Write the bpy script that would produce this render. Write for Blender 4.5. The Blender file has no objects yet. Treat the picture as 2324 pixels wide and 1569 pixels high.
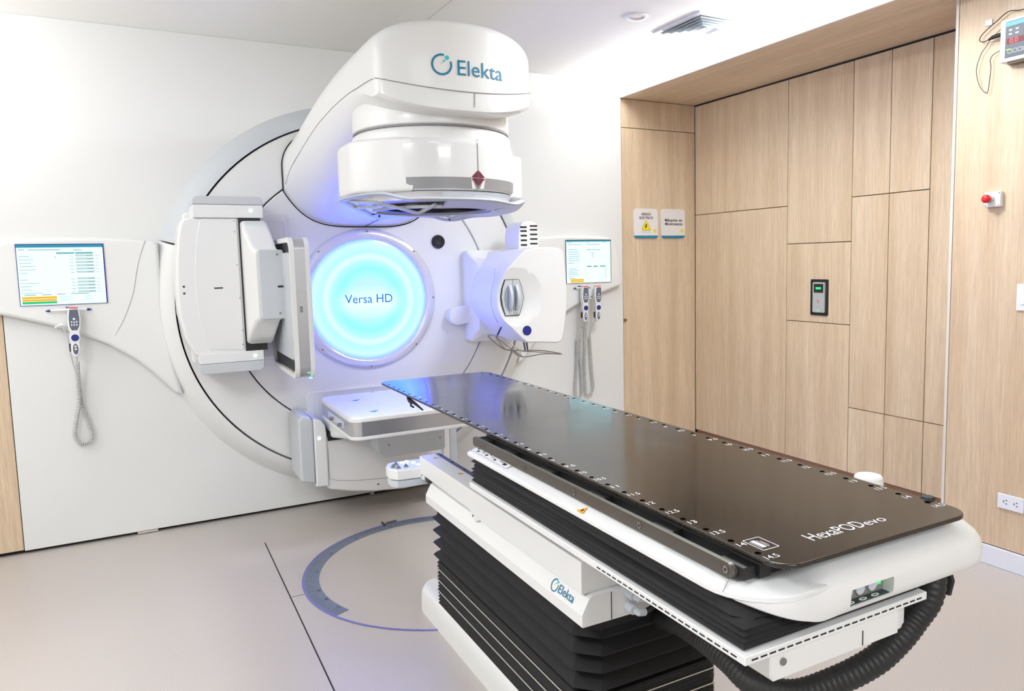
import bpy, bmesh, math, random
from mathutils import Vector, Matrix
from math import pi, sin, cos, atan2, hypot, sqrt, radians
random.seed(7)
SC = bpy.context.scene
COL = SC.collection

# ------------------------------------------------------------------ camera
F, W_, H_ = 1687.6, 2324.0, 1569.0
cam = bpy.data.cameras.new('camera'); camo = bpy.data.objects.new('camera', cam); COL.objects.link(camo)
cam.sensor_fit = 'HORIZONTAL'; cam.sensor_width = 36.0; cam.lens = F / W_ * 36.0
cam.shift_x = -(1235.2 - W_ / 2) / W_; cam.shift_y = (759.4 - H_ / 2) / W_
cam.clip_start = 0.05
yaw, pit, rol = .4975, -.0986, -.0222
fwd = Vector((sin(yaw) * cos(pit), cos(yaw) * cos(pit), sin(pit)))
rt = Vector((cos(yaw), -sin(yaw), 0)); up = rt.cross(fwd)
R_ = rt * cos(rol) + up * sin(rol); U_ = -rt * sin(rol) + up * cos(rol)
M = Matrix((R_, U_, -fwd)).transposed().to_4x4(); M.translation = Vector((-1.208, -4.548, 1.446))
camo.matrix_world = M
SC.camera = camo

# ------------------------------------------------------------------ exposure, world
SC.view_settings.view_transform = 'Standard'; SC.view_settings.look = 'None'
SC.view_settings.gamma = 1.0; SC.view_settings.use_curve_mapping = False
SC.view_settings.exposure = 0.2
wd = bpy.data.worlds.new('world'); SC.world = wd; wd.use_nodes = True
wd.node_tree.nodes['Background'].inputs[0].default_value = (.9, .95, 1, 1)
wd.node_tree.nodes['Background'].inputs[1].default_value = 0.3

def area(name, loc, size, power, color, aim=(0, 0, -1), sy=None, spread=180):
    l = bpy.data.lights.new(name, 'AREA'); l.energy = power; l.color = color; l.size = size; l.spread = radians(spread)
    if sy: l.shape = 'RECTANGLE'; l.size_y = sy
    o = bpy.data.objects.new(name, l); COL.objects.link(o); o.location = loc
    o.rotation_euler = Vector(aim).to_track_quat('-Z', 'Y').to_euler()
    if sy:      # long side of a strip runs along the room
        zz = -Vector(aim).normalized(); yy = Vector((0, 1, 0)); yy = (yy - zz * yy.dot(zz)).normalized()
        o.rotation_euler = Matrix((yy.cross(zz), yy, zz)).transposed().to_euler()
    return o
# ceiling panel lamps of the treatment room (behind and beside the photographer), plus one added fill at the left
COOL = (.93, .97, 1)
area('ceiling_or_fill_lamp', (1.1, -2.12, 2.69), 0.4, 30, COOL)
area('ceiling_or_fill_lamp', (-1.9, -1.9, 2.69), 0.6, 7, COOL)
area('ceiling_or_fill_lamp', (-0.7, -3.6, 2.69), 0.6, 7, COOL)
area('ceiling_or_fill_lamp', (-2.7, -3.4, 2.69), 0.8, 56, COOL)  # added fill, brightens the left faces of the couch; not a known fitting
area('ceiling_or_fill_lamp', (-0.4, -6.4, 2.69), 1.4, 80, COOL)
# cove strip along the soffit edge, and an uplight beyond the left edge, both washing ceiling and wall tops
area('cove_lamp', (1.80, -1.45, 2.60), 0.08, 30, (.97, .99, 1), (-.35, 0, .94), sy=2.8)
area('cove_lamp', (-2.9, -1.0, 2.3), 0.4, 44, (.97, .99, 1), (.35, .25, 1), sy=1.4)

# ------------------------------------------------------------------ materials
def lin(c):
    return tuple(((x / 255) / 12.92 if x / 255 <= .04045 else ((x / 255 + .055) / 1.055) ** 2.4) for x in c)
MATS = {}
def mat(name, rgb, rough=.5, metal=0, coat=0, emit=None, es=0, noise=.02, nscale=30, bump=0, bscale=200, spec=None):
    if name in MATS: return MATS[name]
    m = bpy.data.materials.new(name); m.use_nodes = True; nt = m.node_tree; b = nt.nodes['Principled BSDF']
    c = lin(rgb)
    b.inputs['Roughness'].default_value = rough; b.inputs['Metallic'].default_value = metal
    b.inputs['Coat Weight'].default_value = coat
    if spec is not None: b.inputs['Specular IOR Level'].default_value = spec
    b.inputs['Base Color'].default_value = (*c, 1)
    if noise or bump:
        tc = nt.nodes.new('ShaderNodeTexCoord')
    if noise:
        n = nt.nodes.new('ShaderNodeTexNoise'); n.inputs['Scale'].default_value = nscale; n.inputs['Detail'].default_value = 4
        nt.links.new(tc.outputs['Object'], n.inputs['Vector'])
        r = nt.nodes.new('ShaderNodeMapRange'); r.inputs[3].default_value = 1 - noise; r.inputs[4].default_value = 1 + noise
        nt.links.new(n.outputs[0], r.inputs[0])
        v = nt.nodes.new('ShaderNodeVectorMath'); v.operation = 'SCALE'; v.inputs[0].default_value = c
        nt.links.new(r.outputs[0], v.inputs['Scale']); nt.links.new(v.outputs[0], b.inputs['Base Color'])
    if bump:
        n2 = nt.nodes.new('ShaderNodeTexNoise'); n2.inputs['Scale'].default_value = bscale
        nt.links.new(tc.outputs['Object'], n2.inputs['Vector'])
        bp = nt.nodes.new('ShaderNodeBump'); bp.inputs['Strength'].default_value = bump; bp.inputs['Distance'].default_value = .002
        nt.links.new(n2.outputs[0], bp.inputs['Height']); nt.links.new(bp.outputs[0], b.inputs['Normal'])
    if emit:
        b.inputs['Emission Color'].default_value = (*lin(emit), 1); b.inputs['Emission Strength'].default_value = es
    MATS[name] = m
    return m

def wood(name, grain_axis=2, dark=1.0):
    m = bpy.data.materials.new(name); m.use_nodes = True; nt = m.node_tree; b = nt.nodes['Principled BSDF']; N = nt.nodes; L = nt.links
    g = N.new('ShaderNodeNewGeometry'); oi = N.new('ShaderNodeObjectInfo')
    mp = N.new('ShaderNodeMapping'); L.new(g.outputs['Position'], mp.inputs['Vector'])
    s = [1, 1, 1]; s[grain_axis] = .045; mp.inputs['Scale'].default_value = s
    off = N.new('ShaderNodeVectorMath'); off.operation = 'ADD'; L.new(mp.outputs[0], off.inputs[0]); 
    mu = N.new('ShaderNodeMath'); mu.operation = 'MULTIPLY'; mu.inputs[1].default_value = 7; L.new(oi.outputs['Random'], mu.inputs[0])
    L.new(mu.outputs[0], off.inputs[1])
    cols = []
    def noise(sc, det, dist=0):
        n = N.new('ShaderNodeTexNoise'); n.inputs['Scale'].default_value = sc; n.inputs['Detail'].default_value = det
        n.inputs['Distortion'].default_value = dist; L.new(off.outputs[0], n.inputs['Vector']); return n
    n1 = noise(9, 3, .3); n2 = noise(90, 5, .2); n3 = noise(330, 2)
    r1 = N.new('ShaderNodeValToRGB'); L.new(n1.outputs[0], r1.inputs[0])
    a, c = lin((208, 182, 151)), lin((224, 202, 174))
    r1.color_ramp.elements[0].position = .32; r1.color_ramp.elements[0].color = (*a, 1)
    r1.color_ramp.elements[1].position = .68; r1.color_ramp.elements[1].color = (*c, 1)
    r2 = N.new('ShaderNodeMapRange'); r2.inputs[1].default_value = .3; r2.inputs[2].default_value = .7
    r2.inputs[3].default_value = .87 * dark; r2.inputs[4].default_value = 1.06 * dark; L.new(n2.outputs[0], r2.inputs[0])
    r3 = N.new('ShaderNodeMapRange'); r3.inputs[1].default_value = .35; r3.inputs[2].default_value = .6
    r3.inputs[3].default_value = .90; r3.inputs[4].default_value = 1.02; L.new(n3.outputs[0], r3.inputs[0])
    mm = N.new('ShaderNodeMath'); mm.operation = 'MULTIPLY'; L.new(r2.outputs[0], mm.inputs[0]); L.new(r3.outputs[0], mm.inputs[1])
    v = N.new('ShaderNodeVectorMath'); v.operation = 'SCALE'; L.new(r1.outputs[0], v.inputs[0]); L.new(mm.outputs[0], v.inputs['Scale'])
    L.new(v.outputs[0], b.inputs['Base Color']); b.inputs['Roughness'].default_value = .42
    MATS[name] = m
    return m

WHITE = mat('gloss_white_cover', (228, 229, 229), .32, noise=.006, coat=.15)
WHITE2 = mat('satin_white_cover', (228, 229, 228), .45, noise=.006)
WALLW = mat('white_wall_panel', (224, 225, 224), .55, noise=.008, nscale=60)
CEIL = mat('ceiling_paint', (236, 235, 232), .8, noise=.01)
GREYB = mat('pale_grey_cover', (196, 201, 206), .4, noise=.006)
LGREY = mat('light_grey_plastic', (196, 202, 210), .4, noise=.01)
METAL = mat('brushed_metal_band', (190, 192, 196), .28, .75, noise=.03)
STEEL = mat('steel', (150, 148, 145), .3, .9, noise=.03)
DSTEEL = mat('dark_steel', (78, 76, 74), .38, .7, noise=.03)
GAP = mat('dark_gap', (28, 27, 30), .8, noise=0)
BLACK = mat('black_plastic', (22, 22, 23), .45, noise=.03)
FABRIC = mat('black_bellows_fabric', (24, 24, 27), .75, noise=.12, nscale=60, bump=.35, bscale=600)
RUBBER = mat('black_hose_rubber', (27, 27, 28), .5, noise=.05)
TEAL = mat('teal_print', (12, 120, 156), .5, noise=0)
TEAL2 = mat('bright_teal_print', (40, 196, 205), .5, noise=0)
DARKINK = mat('dark_ink', (46, 46, 50), .6, noise=0)
NAVY = mat('navy_blue', (24, 40, 128), .4, noise=0)
RED = mat('red_plastic', (215, 30, 30), .35, noise=0)
PINK = mat('red_stripe', (235, 90, 100), .4, noise=0)
MAROON = mat('maroon_print', (112, 22, 50), .45, noise=0)
YELLOW = mat('yellow_print', (232, 208, 30), .5, noise=0)
ORANGE = mat('orange_print', (240, 165, 40), .5, noise=0)
WPRINT = mat('white_print', (235, 236, 238), .5, noise=0)
SILVER = mat('silver_strip', (205, 203, 196), .3, .6, noise=0)
BLUETAPE = mat('blue_grey_scale_tape', (112, 122, 140), .35, .1, noise=.12, nscale=40)
WOODV = wood('pale_oak_laminate', 2, .97)
WOODY = wood('pale_oak_soffit_laminate', 1)

def floor_mat():
    m = mat('speckled_vinyl', (206, 198, 193), .38, noise=.0)
    nt = m.node_tree; N = nt.nodes; L = nt.links; b = N['Principled BSDF']
    g = N.new('ShaderNodeNewGeometry')
    n = N.new('ShaderNodeTexNoise'); n.inputs['Scale'].default_value = 160; n.inputs['Detail'].default_value = 3; L.new(g.outputs['Position'], n.inputs['Vector'])
    vo = N.new('ShaderNodeTexVoronoi'); vo.inputs['Scale'].default_value = 190; L.new(g.outputs['Position'], vo.inputs['Vector'])
    big = N.new('ShaderNodeTexNoise'); big.inputs['Scale'].default_value = 1.6; L.new(g.outputs['Position'], big.inputs['Vector'])
    r = N.new('ShaderNodeMapRange'); r.inputs[1].default_value = .3; r.inputs[2].default_value = .7; r.inputs[3].default_value = .93; r.inputs[4].default_value = 1.05; L.new(n.outputs[0], r.inputs[0])
    r2 = N.new('ShaderNodeMapRange'); r2.inputs[1].default_value = .0; r2.inputs[2].default_value = .22; r2.inputs[3].default_value = .82; r2.inputs[4].default_value = 1.0; L.new(vo.outputs['Distance'], r2.inputs[0])
    r3 = N.new('ShaderNodeMapRange'); r3.inputs[3].default_value = .97; r3.inputs[4].default_value = 1.03; L.new(big.outputs[0], r3.inputs[0])
    a = N.new('ShaderNodeMath'); a.operation = 'MULTIPLY'; L.new(r.outputs[0], a.inputs[0]); L.new(r2.outputs[0], a.inputs[1])
    c = N.new('ShaderNodeMath'); c.operation = 'MULTIPLY'; L.new(a.outputs[0], c.inputs[0]); L.new(r3.outputs[0], c.inputs[1])
    v = N.new('ShaderNodeVectorMath'); v.operation = 'SCALE'; v.inputs[0].default_value = lin((184, 177, 172)); L.new(c.outputs[0], v.inputs['Scale'])
    L.new(v.outputs[0], b.inputs['Base Color'])
    return m
FLOORM = floor_mat()

def carbon_mat():
    m = bpy.data.materials.new('carbon_fibre_top'); m.use_nodes = True; nt = m.node_tree; N = nt.nodes; L = nt.links; b = N['Principled BSDF']
    g = N.new('ShaderNodeNewGeometry')
    mp = N.new('ShaderNodeMapping'); mp.inputs['Rotation'].default_value = (0, 0, radians(45)); L.new(g.outputs['Position'], mp.inputs['Vector'])
    ck = N.new('ShaderNodeTexChecker'); ck.inputs['Scale'].default_value = 300; L.new(mp.outputs[0], ck.inputs['Vector'])
    ck.inputs['Color1'].default_value = (*lin((30, 27, 24)), 1); ck.inputs['Color2'].default_value = (*lin((58, 53, 49)), 1)
    n = N.new('ShaderNodeTexNoise'); n.inputs['Scale'].default_value = 5; n.inputs['Detail'].default_value = 5; L.new(g.outputs['Position'], n.inputs['Vector'])
    r = N.new('ShaderNodeMapRange'); r.inputs[1].default_value = .35; r.inputs[2].default_value = .75; r.inputs[3].default_value = .07; r.inputs[4].default_value = .19; L.new(n.outputs[0], r.inputs[0])
    L.new(ck.outputs[0], b.inputs['Base Color']); L.new(r.outputs[0], b.inputs['Roughness'])
    b.inputs['Specular IOR Level'].default_value = .42
    b.inputs['Coat Weight'].default_value = .0; b.inputs['Coat Roughness'].default_value = .04
    return m
CARBON = carbon_mat()

def disc_mat():
    m = bpy.data.materials.new('backlit_disc'); m.use_nodes = True; nt = m.node_tree; N = nt.nodes; L = nt.links; b = N['Principled BSDF']
    tc = N.new('ShaderNodeTexCoord'); sp = N.new('ShaderNodeSeparateXYZ'); L.new(tc.outputs['Object'], sp.inputs[0])
    cb = N.new('ShaderNodeCombineXYZ'); L.new(sp.outputs[0], cb.inputs[0]); L.new(sp.outputs[2], cb.inputs[1])
    ln = N.new('ShaderNodeVectorMath'); ln.operation = 'LENGTH'; L.new(cb.outputs[0], ln.inputs[0])
    dv = N.new('ShaderNodeMath'); dv.operation = 'DIVIDE'; dv.inputs[1].default_value = .355; L.new(ln.outputs['Value'], dv.inputs[0])
    ramp = N.new('ShaderNodeValToRGB'); L.new(dv.outputs[0], ramp.inputs[0]); e = ramp.color_ramp
    pts = [(0, (158, 200, 255)), (.30, (150, 192, 255)), (.52, (112, 198, 255)), (.64, (140, 230, 255)), (.72, (176, 240, 255)), (.80, (140, 212, 255)), (.93, (160, 200, 255)), (1, (120, 165, 255))]
    e.elements[0].position = 0; e.elements[0].color = (*lin(pts[0][1]), 1); e.elements[1].position = 1; e.elements[1].color = (*lin(pts[-1][1]), 1)
    for p, c in pts[1:-1]:
        x = e.elements.new(p); x.color = (*lin(c), 1)
    # bright horizontal band across the lettering
    az = N.new('ShaderNodeMath'); az.operation = 'ABSOLUTE'; ad = N.new('ShaderNodeMath'); ad.operation = 'ADD'; ad.inputs[1].default_value = .02
    L.new(sp.outputs[2], ad.inputs[0]); L.new(ad.outputs[0], az.inputs[0])
    bd = N.new('ShaderNodeMapRange'); bd.inputs[1].default_value = .02; bd.inputs[2].default_value = .10; bd.inputs[3].default_value = .8; bd.inputs[4].default_value = 0; L.new(az.outputs[0], bd.inputs[0])
    ed = N.new('ShaderNodeMapRange'); ed.inputs[1].default_value = .35; ed.inputs[2].default_value = .62; ed.inputs[3].default_value = 1; ed.inputs[4].default_value = 0; L.new(dv.outputs[0], ed.inputs[0])
    ml = N.new('ShaderNodeMath'); ml.operation = 'MULTIPLY'; L.new(bd.outputs[0], ml.inputs[0]); L.new(ed.outputs[0], ml.inputs[1])
    mx = N.new('ShaderNodeMix'); mx.data_type = 'RGBA'; L.new(ml.outputs[0], mx.inputs['Factor']); L.new(ramp.outputs[0], mx.inputs['A'])
    mx.inputs['B'].default_value = (*lin((185, 255, 255)), 1)
    b.inputs['Base Color'].default_value = (.05, .08, .1, 1); b.inputs['Roughness'].default_value = .2
    hv = N.new('ShaderNodeVectorMath'); hv.operation = 'MULTIPLY'; hv.inputs[1].default_value = (1.5, 1.45, 9.5)
    L.new(mx.outputs['Result'], hv.inputs[0]); L.new(hv.outputs[0], b.inputs['Emission Color']); b.inputs['Emission Strength'].default_value = 1.0
    return m
DISCM = disc_mat()
SCREEN = mat('lit_screen', (10, 12, 12), .25, emit=(208, 248, 255), es=1.25, noise=0)
def em(name, rgb, es=.8): return mat(name, (8, 8, 8), .4, emit=rgb, es=es, noise=0)
S_TEAL = em('screen_teal', (0, 150, 180)); S_CELL = em('screen_cell', (200, 226, 226)); S_HEAD = em('screen_head', (120, 190, 185))
S_LINE = em('screen_line', (130, 170, 175)); S_ORANGE = em('screen_orange', (255, 195, 25)); S_GREEN = em('screen_green', (20, 205, 120)); S_RED = em('screen_red', (220, 60, 90))
LED = em('green_led', (170, 255, 200), 5); LEDG = em('green_glow', (40, 230, 110), 2.0); LEDRED = em('red_digits', (255, 40, 60), 1.3); PADL = em('pad_button_light', (225, 250, 255), 1.3)

# ------------------------------------------------------------------ helpers
LOC = {}
def wloc(o): return LOC.get(o.name, Vector((0, 0, 0))) if o else Vector((0, 0, 0))
def tag(o, label=None, cat=None, group=None, kind=None):
    if label: o['label'] = label
    if cat: o['category'] = cat
    if group: o['group'] = group
    if kind: o['kind'] = kind
    return o
def thing(name, label, cat, loc, group=None):
    o = bpy.data.objects.new(name, None); COL.objects.link(o); o.location = loc; o.empty_display_size = .05
    LOC[o.name] = Vector(loc); return tag(o, label, cat, group)
def obj(name, bm, m, parent=None, angle=35, label=None, pivot=None):
    me = bpy.data.meshes.new(name); bm.normal_update(); bm.to_mesh(me); bm.free()
    if isinstance(m, (list, tuple)):
        for x in m: me.materials.append(x)
    else: me.materials.append(m)
    me.polygons.foreach_set('use_smooth', [True] * len(me.polygons))
    try: me.set_sharp_from_angle(angle=radians(angle))
    except Exception: pass
    if pivot is None:
        xs = [v.co for v in me.vertices]
        lo = Vector([min(c[i] for c in xs) for i in range(3)]); hi = Vector([max(c[i] for c in xs) for i in range(3)]); c = (lo + hi) / 2
    else: c = Vector(pivot)
    me.transform(Matrix.Translation(-c))
    o = bpy.data.objects.new(name, me); COL.objects.link(o); LOC[o.name] = c.copy()
    o.parent = parent; o.location = c - wloc(parent)
    wn = o.modifiers.new('weighted', 'WEIGHTED_NORMAL'); wn.keep_sharp = True; wn.weight = 60
    if label: o['label'] = label
    return o
def struct(name, bm, m, parent=None, **k):
    o = obj(name, bm, m, parent, **k)
    if not parent: o['kind'] = 'structure'
    return o
def bev(bm, r, seg=2, geom=None, edges=None):
    if r > 0: bmesh.ops.bevel(bm, geom=edges if edges is not None else list(bm.edges), offset=r, segments=seg, affect='EDGES', profile=.5, clamp_overlap=True)
def add(dst, src):
    me = bpy.data.meshes.new('tmp'); src.to_mesh(me); src.free(); dst.from_mesh(me); bpy.data.meshes.remove(me); return dst
def box(x0, x1, y0, y1, z0, z1, r=0, seg=2):
    bm = bmesh.new(); bmesh.ops.create_cube(bm, size=1)
    for v in bm.verts: v.co = Vector(((x0 + x1) / 2 + v.co.x * (x1 - x0), (y0 + y1) / 2 + v.co.y * (y1 - y0), (z0 + z1) / 2 + v.co.z * (z1 - z0)))
    bev(bm, r, seg); return bm
def boxes(*l):
    bm = bmesh.new()
    for a in l: add(bm, box(*a))
    return bm
AX = {'x': (1, 2, 0), 'y': (0, 2, 1), 'z': (0, 1, 2)}
def prism(poly, axis, a, b, r=0, seg=2, only=None):
    """poly in the plane across axis (x: (y,z); y: (x,z); z: (x,y)), extruded a -> b. only='b' bevels just the b rim"""
    i, j, k = AX[axis]; bm = bmesh.new(); lo, hi = [], []
    for p in poly:
        c = [0, 0, 0]; c[i], c[j] = p; c[k] = a; lo.append(bm.verts.new(c)); c[k] = b; hi.append(bm.verts.new(c))
    n = len(poly)
    bm.faces.new(lo); top = bm.faces.new(hi)
    for q in range(n): bm.faces.new((lo[q], lo[(q + 1) % n], hi[(q + 1) % n], hi[q]))
    bmesh.ops.recalc_face_normals(bm, faces=bm.faces)
    if r:
        ed = list(top.edges) if only == 'b' else [e for e in bm.edges if (e in top.edges or e in bm.faces[:][0].edges)]
        if only == 'all': ed = list(bm.edges)
        bev(bm, r, seg, edges=ed)
    return bm
def rrect(x0, x1, y0, y1, r, n=5):
    out = []
    for cx, cy, a in ((x1 - r, y1 - r, 0), (x0 + r, y1 - r, 90), (x0 + r, y0 + r, 180), (x1 - r, y0 + r, 270)):
        for q in range(n + 1):
            t = radians(a + 90 * q / n); out.append((cx + r * cos(t), cy + r * sin(t)))
    return out
def loft(rings, caps=True, closed=True):
    bm = bmesh.new(); V = [[bm.verts.new(p) for p in r] for r in rings]; n = len(rings[0])
    for a, b in zip(V, V[1:]):
        for q in range(n if closed else n - 1):
            bm.faces.new((a[q], a[(q + 1) % n], b[(q + 1) % n], b[q]))
    if caps and closed: bm.faces.new(V[0]); bm.faces.new(V[-1])
    bmesh.ops.recalc_face_normals(bm, faces=bm.faces); return bm
def lathe(prof, c, axis='z', n=48, a0=0, a1=360, close=False):
    """prof: (radius, height along axis). c: centre"""
    full = abs(a1 - a0) >= 359.9; m = n if full else n + 1
    rings = []
    for q in range(m):
        t = radians(a0 + (a1 - a0) * q / n); ring = []
        for r, h in prof:
            if axis == 'z': p = (c[0] + r * cos(t), c[1] + r * sin(t), c[2] + h)
            elif axis == 'y': p = (c[0] + r * cos(t), c[1] + h, c[2] + r * sin(t))
            else: p = (c[0] + h, c[1] + r * cos(t), c[2] + r * sin(t))
            ring.append(p)
        rings.append(ring)
    bm = bmesh.new(); V = [[bm.verts.new(p) for p in r] for r in rings]; k = len(prof)
    for q in range(m if full else m - 1):
        a, b = V[q], V[(q + 1) % m]
        for s in range(k if close else k - 1):
            bm.faces.new((a[s], a[(s + 1) % k], b[(s + 1) % k], b[s]))
    bmesh.ops.remove_doubles(bm, verts=bm.verts, dist=1e-6)
    bmesh.ops.recalc_face_normals(bm, faces=bm.faces); return bm
def cyl(c, r, h0, h1, axis='z', n=24, ch=0):
    p = [(0, h0), (r - ch, h0), (r, h0 + (ch if h1 > h0 else -ch)), (r, h1 - (ch if h1 > h0 else -ch)), (r - ch, h1), (0, h1)] if ch else [(0, h0), (r, h0), (r, h1), (0, h1)]
    return lathe(p, c, axis, n)
def smooth_path(P, k=6, closed=False):
    P = [Vector(p) for p in P]; out = []; n = len(P)
    for q in range(n if closed else n - 1):
        if closed: p0, p1, p2, p3 = P[q - 1], P[q], P[(q + 1) % n], P[(q + 2) % n]
        else: p0, p1, p2, p3 = P[max(q - 1, 0)], P[q], P[q + 1], P[min(q + 2, n - 1)]
        for s in range(k):
            t = s / k; out.append(.5 * ((2 * p1) + (p2 - p0) * t + (2 * p0 - 5 * p1 + 4 * p2 - p3) * t * t + (3 * p1 - p0 - 3 * p2 + p3) * t ** 3))
    if not closed: out.append(P[-1])
    return out
def tube(P, r, n=8, closed=False, smooth=0, flat=None):
    """r: number or list per point. flat=(w,h): elliptical section, h along z"""
    if isinstance(r, (list, tuple)) and smooth:
        r = [r[min(q // smooth, len(r) - 2)] * (1 - q % smooth / smooth) + r[min(q // smooth, len(r) - 2) + 1] * (q % smooth / smooth) for q in range((len(P) - 1) * smooth)] + [r[-1]]
    P = smooth_path(P, smooth, closed) if smooth else [Vector(p) for p in P]
    m = len(P); bm = bmesh.new(); V = []; up = Vector((0, 0, 1)); pn = None
    for q in range(m):
        a = P[q - 1] if (q or closed) else P[q]; b = P[(q + 1) % m] if (q < m - 1 or closed) else P[q]
        t = (b - a).normalized()
        if flat: nrm = (up - t * up.dot(t)).normalized()
        else:
            if pn is None: pn = t.orthogonal().normalized()
            nrm = (pn - t * pn.dot(t)).normalized(); pn = nrm
        bi = t.cross(nrm); rr = r[q] if isinstance(r, (list, tuple)) else r
        w, h = flat if flat else (rr, rr)
        V.append([bm.verts.new(P[q] + bi * cos(2 * pi * s / n) * w + nrm * sin(2 * pi * s / n) * h) for s in range(n)])
    for q in range(m if closed else m - 1):
        a, b = V[q], V[(q + 1) % m]
        for s in range(n): bm.faces.new((a[s], a[(s + 1) % n], b[(s + 1) % n], b[s]))
    if not closed: bm.faces.new(V[0]); bm.faces.new(V[-1])
    bmesh.ops.recalc_face_normals(bm, faces=bm.faces); return bm
def quad(o, r, u, x0, x1, y0, y1, d=0.0):
    """flat patch in the frame o + r*x + u*y, lifted d along r x u, 0.3 mm thick"""
    o, r, u = Vector(o), Vector(r).normalized(), Vector(u).normalized(); n = r.cross(u); bm = bmesh.new()
    lo = [bm.verts.new(o + r * x + u * y + n * d) for x, y in ((x0, y0), (x1, y0), (x1, y1), (x0, y1))]
    bm.faces.new(lo); return bm
def patch(o, r, u, pts, d=0.0):
    o, r, u = Vector(o), Vector(r).normalized(), Vector(u).normalized(); n = r.cross(u); bm = bmesh.new()
    bm.faces.new([bm.verts.new(o + r * x + u * y + n * d) for x, y in pts]); return bm
def boolean(bm, cutter, op='DIFFERENCE'):
    ms = []
    for b in (bm, cutter):
        me = bpy.data.meshes.new('t'); b.to_mesh(me); b.free(); o = bpy.data.objects.new('t', me); COL.objects.link(o); ms.append(o)
    md = ms[0].modifiers.new('b', 'BOOLEAN'); md.operation = op; md.object = ms[1]; md.solver = 'EXACT'
    bpy.context.view_layer.update()
    me = bpy.data.meshes.new_from_object(ms[0].evaluated_get(bpy.context.evaluated_depsgraph_get()))
    out = bmesh.new(); out.from_mesh(me); bpy.data.meshes.remove(me)
    for o in ms:
        d = o.data; bpy.data.objects.remove(o); bpy.data.meshes.remove(d)
    return out
def frame(outer, inner, axis, a, b):
    i, j, k = AX[axis]; bm = bmesh.new()
    def ring(poly, h):
        out = []
        for p in poly:
            c = [0, 0, 0]; c[i], c[j] = p; c[k] = h; out.append(bm.verts.new(c))
        return out
    L = [ring(outer, a), ring(outer, b), ring(inner, b), ring(inner, a)]; n = len(outer)
    for q in range(4):
        A, B = L[q], L[(q + 1) % 4]
        for s in range(n): bm.faces.new((A[s], A[(s + 1) % n], B[(s + 1) % n], B[s]))
    bmesh.ops.recalc_face_normals(bm, faces=bm.faces); return bm
def ellipse(cx, cy, a, b, n=24): return [(cx + a * cos(2 * pi * q / n), cy + b * sin(2 * pi * q / n)) for q in range(n)]
def text(body, size, o, r, u, align='LEFT', bold=0, sx=1.0, bend=None, space=1.0, width=None):
    cu = bpy.data.curves.new('t', 'FONT'); cu.body = body; cu.size = size; cu.align_x = align; cu.offset = bold; cu.space_character = space; cu.resolution_u = 3
    ob = bpy.data.objects.new('t', cu); COL.objects.link(ob)
    bpy.context.view_layer.update()
    me = bpy.data.meshes.new_from_object(ob.evaluated_get(bpy.context.evaluated_depsgraph_get()))
    bpy.data.objects.remove(ob); bpy.data.curves.remove(cu)
    o, r, u = Vector(o), Vector(r).normalized(), Vector(u).normalized(); n = r.cross(u)
    bm = bmesh.new(); bm.from_mesh(me); bpy.data.meshes.remove(me)
    if width:
        xs = [v.co.x for v in bm.verts]; sx = width / (max(xs) - min(xs))
    for v in bm.verts:
        x, y = v.co.x * sx, v.co.y
        v.co = bend(x, y) if bend else o + r * x + u * y
    return bm

# ================================================================== ROOM SHELL
CZ = 2.708; SZ = 2.60
struct('floor', box(-4.2, 3.0, -8.0, 0.3, -.1, 0), FLOORM)
struct('ceiling', box(-4.2, 3.0, -8.0, 0.3, CZ, CZ + .1), CEIL)
struct('wall_left', box(-4.3, -4.2, -8.0, 0.3, 0, CZ), CEIL)
struct('wall_front', box(-4.2, 3.0, -8.1, -8.0, 0, CZ), CEIL)
wb = struct('wall_back', box(-4.2, 3.0, .03, .2, 0, CZ), GAP)
def panel(parent, axis, rect, d0, d1, m=None, name='panel'):
    a0, a1, b0, b1 = rect; g = .0022
    if axis == 'y': bm = box(a0 + g, a1 - g, d0, d1, b0 + g, b1 - g, .0012, 1)
    else: bm = box(d0, d1, a0 + g, a1 - g, b0 + g, b1 - g, .0012, 1)
    return obj(name, bm, m or WOODV, parent, 30)
# oak panels of the back wall, left and right of the white machine panel
for x0, x1 in ((-4.2, -3.0), (-3.0, -1.812)): panel(wb, 'y', (x0, x1, 0.02, CZ), 0.0, .03)
panel(wb, 'y', (1.93, 2.614, 0.015, 2.395), 0.0, .03)
panel(wb, 'y', (1.93, 2.614, 2.395, SZ), 0.0, .03)
white = obj('white_panel', box(-1.81, 1.928, -.004, .03, 0.018, CZ, .002, 1), WALLW, wb, label='large flat white panel around the machine')
obj('white_panel', box(-1.30, -1.20, -.001, .03, 0.004, .016), SILVER, wb)
obj('white_panel', box(-.012, .012, -.006, .03, 0.004, .05), SILVER, wb)
# recessed right wall: panels of uneven size
wr = struct('wall_right', box(2.64, 2.9, -2.60, 0.2, 0, CZ), GAP)
RP = [(-.935, 0, 1.772, 2.592), (-.935, 0, .085, 1.772), (-1.445, -.935, 1.522, 2.592), (-1.445, -.935, 1.012, 1.522), (-1.445, -.935, .085, 1.012),
      (-1.70, -1.445, 1.789, 2.592), (-1.95, -1.70, 1.789, 2.592), (-2.45, -1.95, .498, 2.592), (-1.70, -1.445, .498, 1.789), (-1.95, -1.70, .498, 1.789),
      (-1.70, -1.445, .085, .498), (-1.95, -1.70, .085, .498), (-2.45, -1.95, .085, .498)]
for r in RP: panel(wr, 'x', r, 2.614, 2.64)
struct('baseboard_right', box(2.632, 2.64, -2.45, 0, 0.0, .083), mat('brown_plinth', (150, 112, 90), .5))
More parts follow.
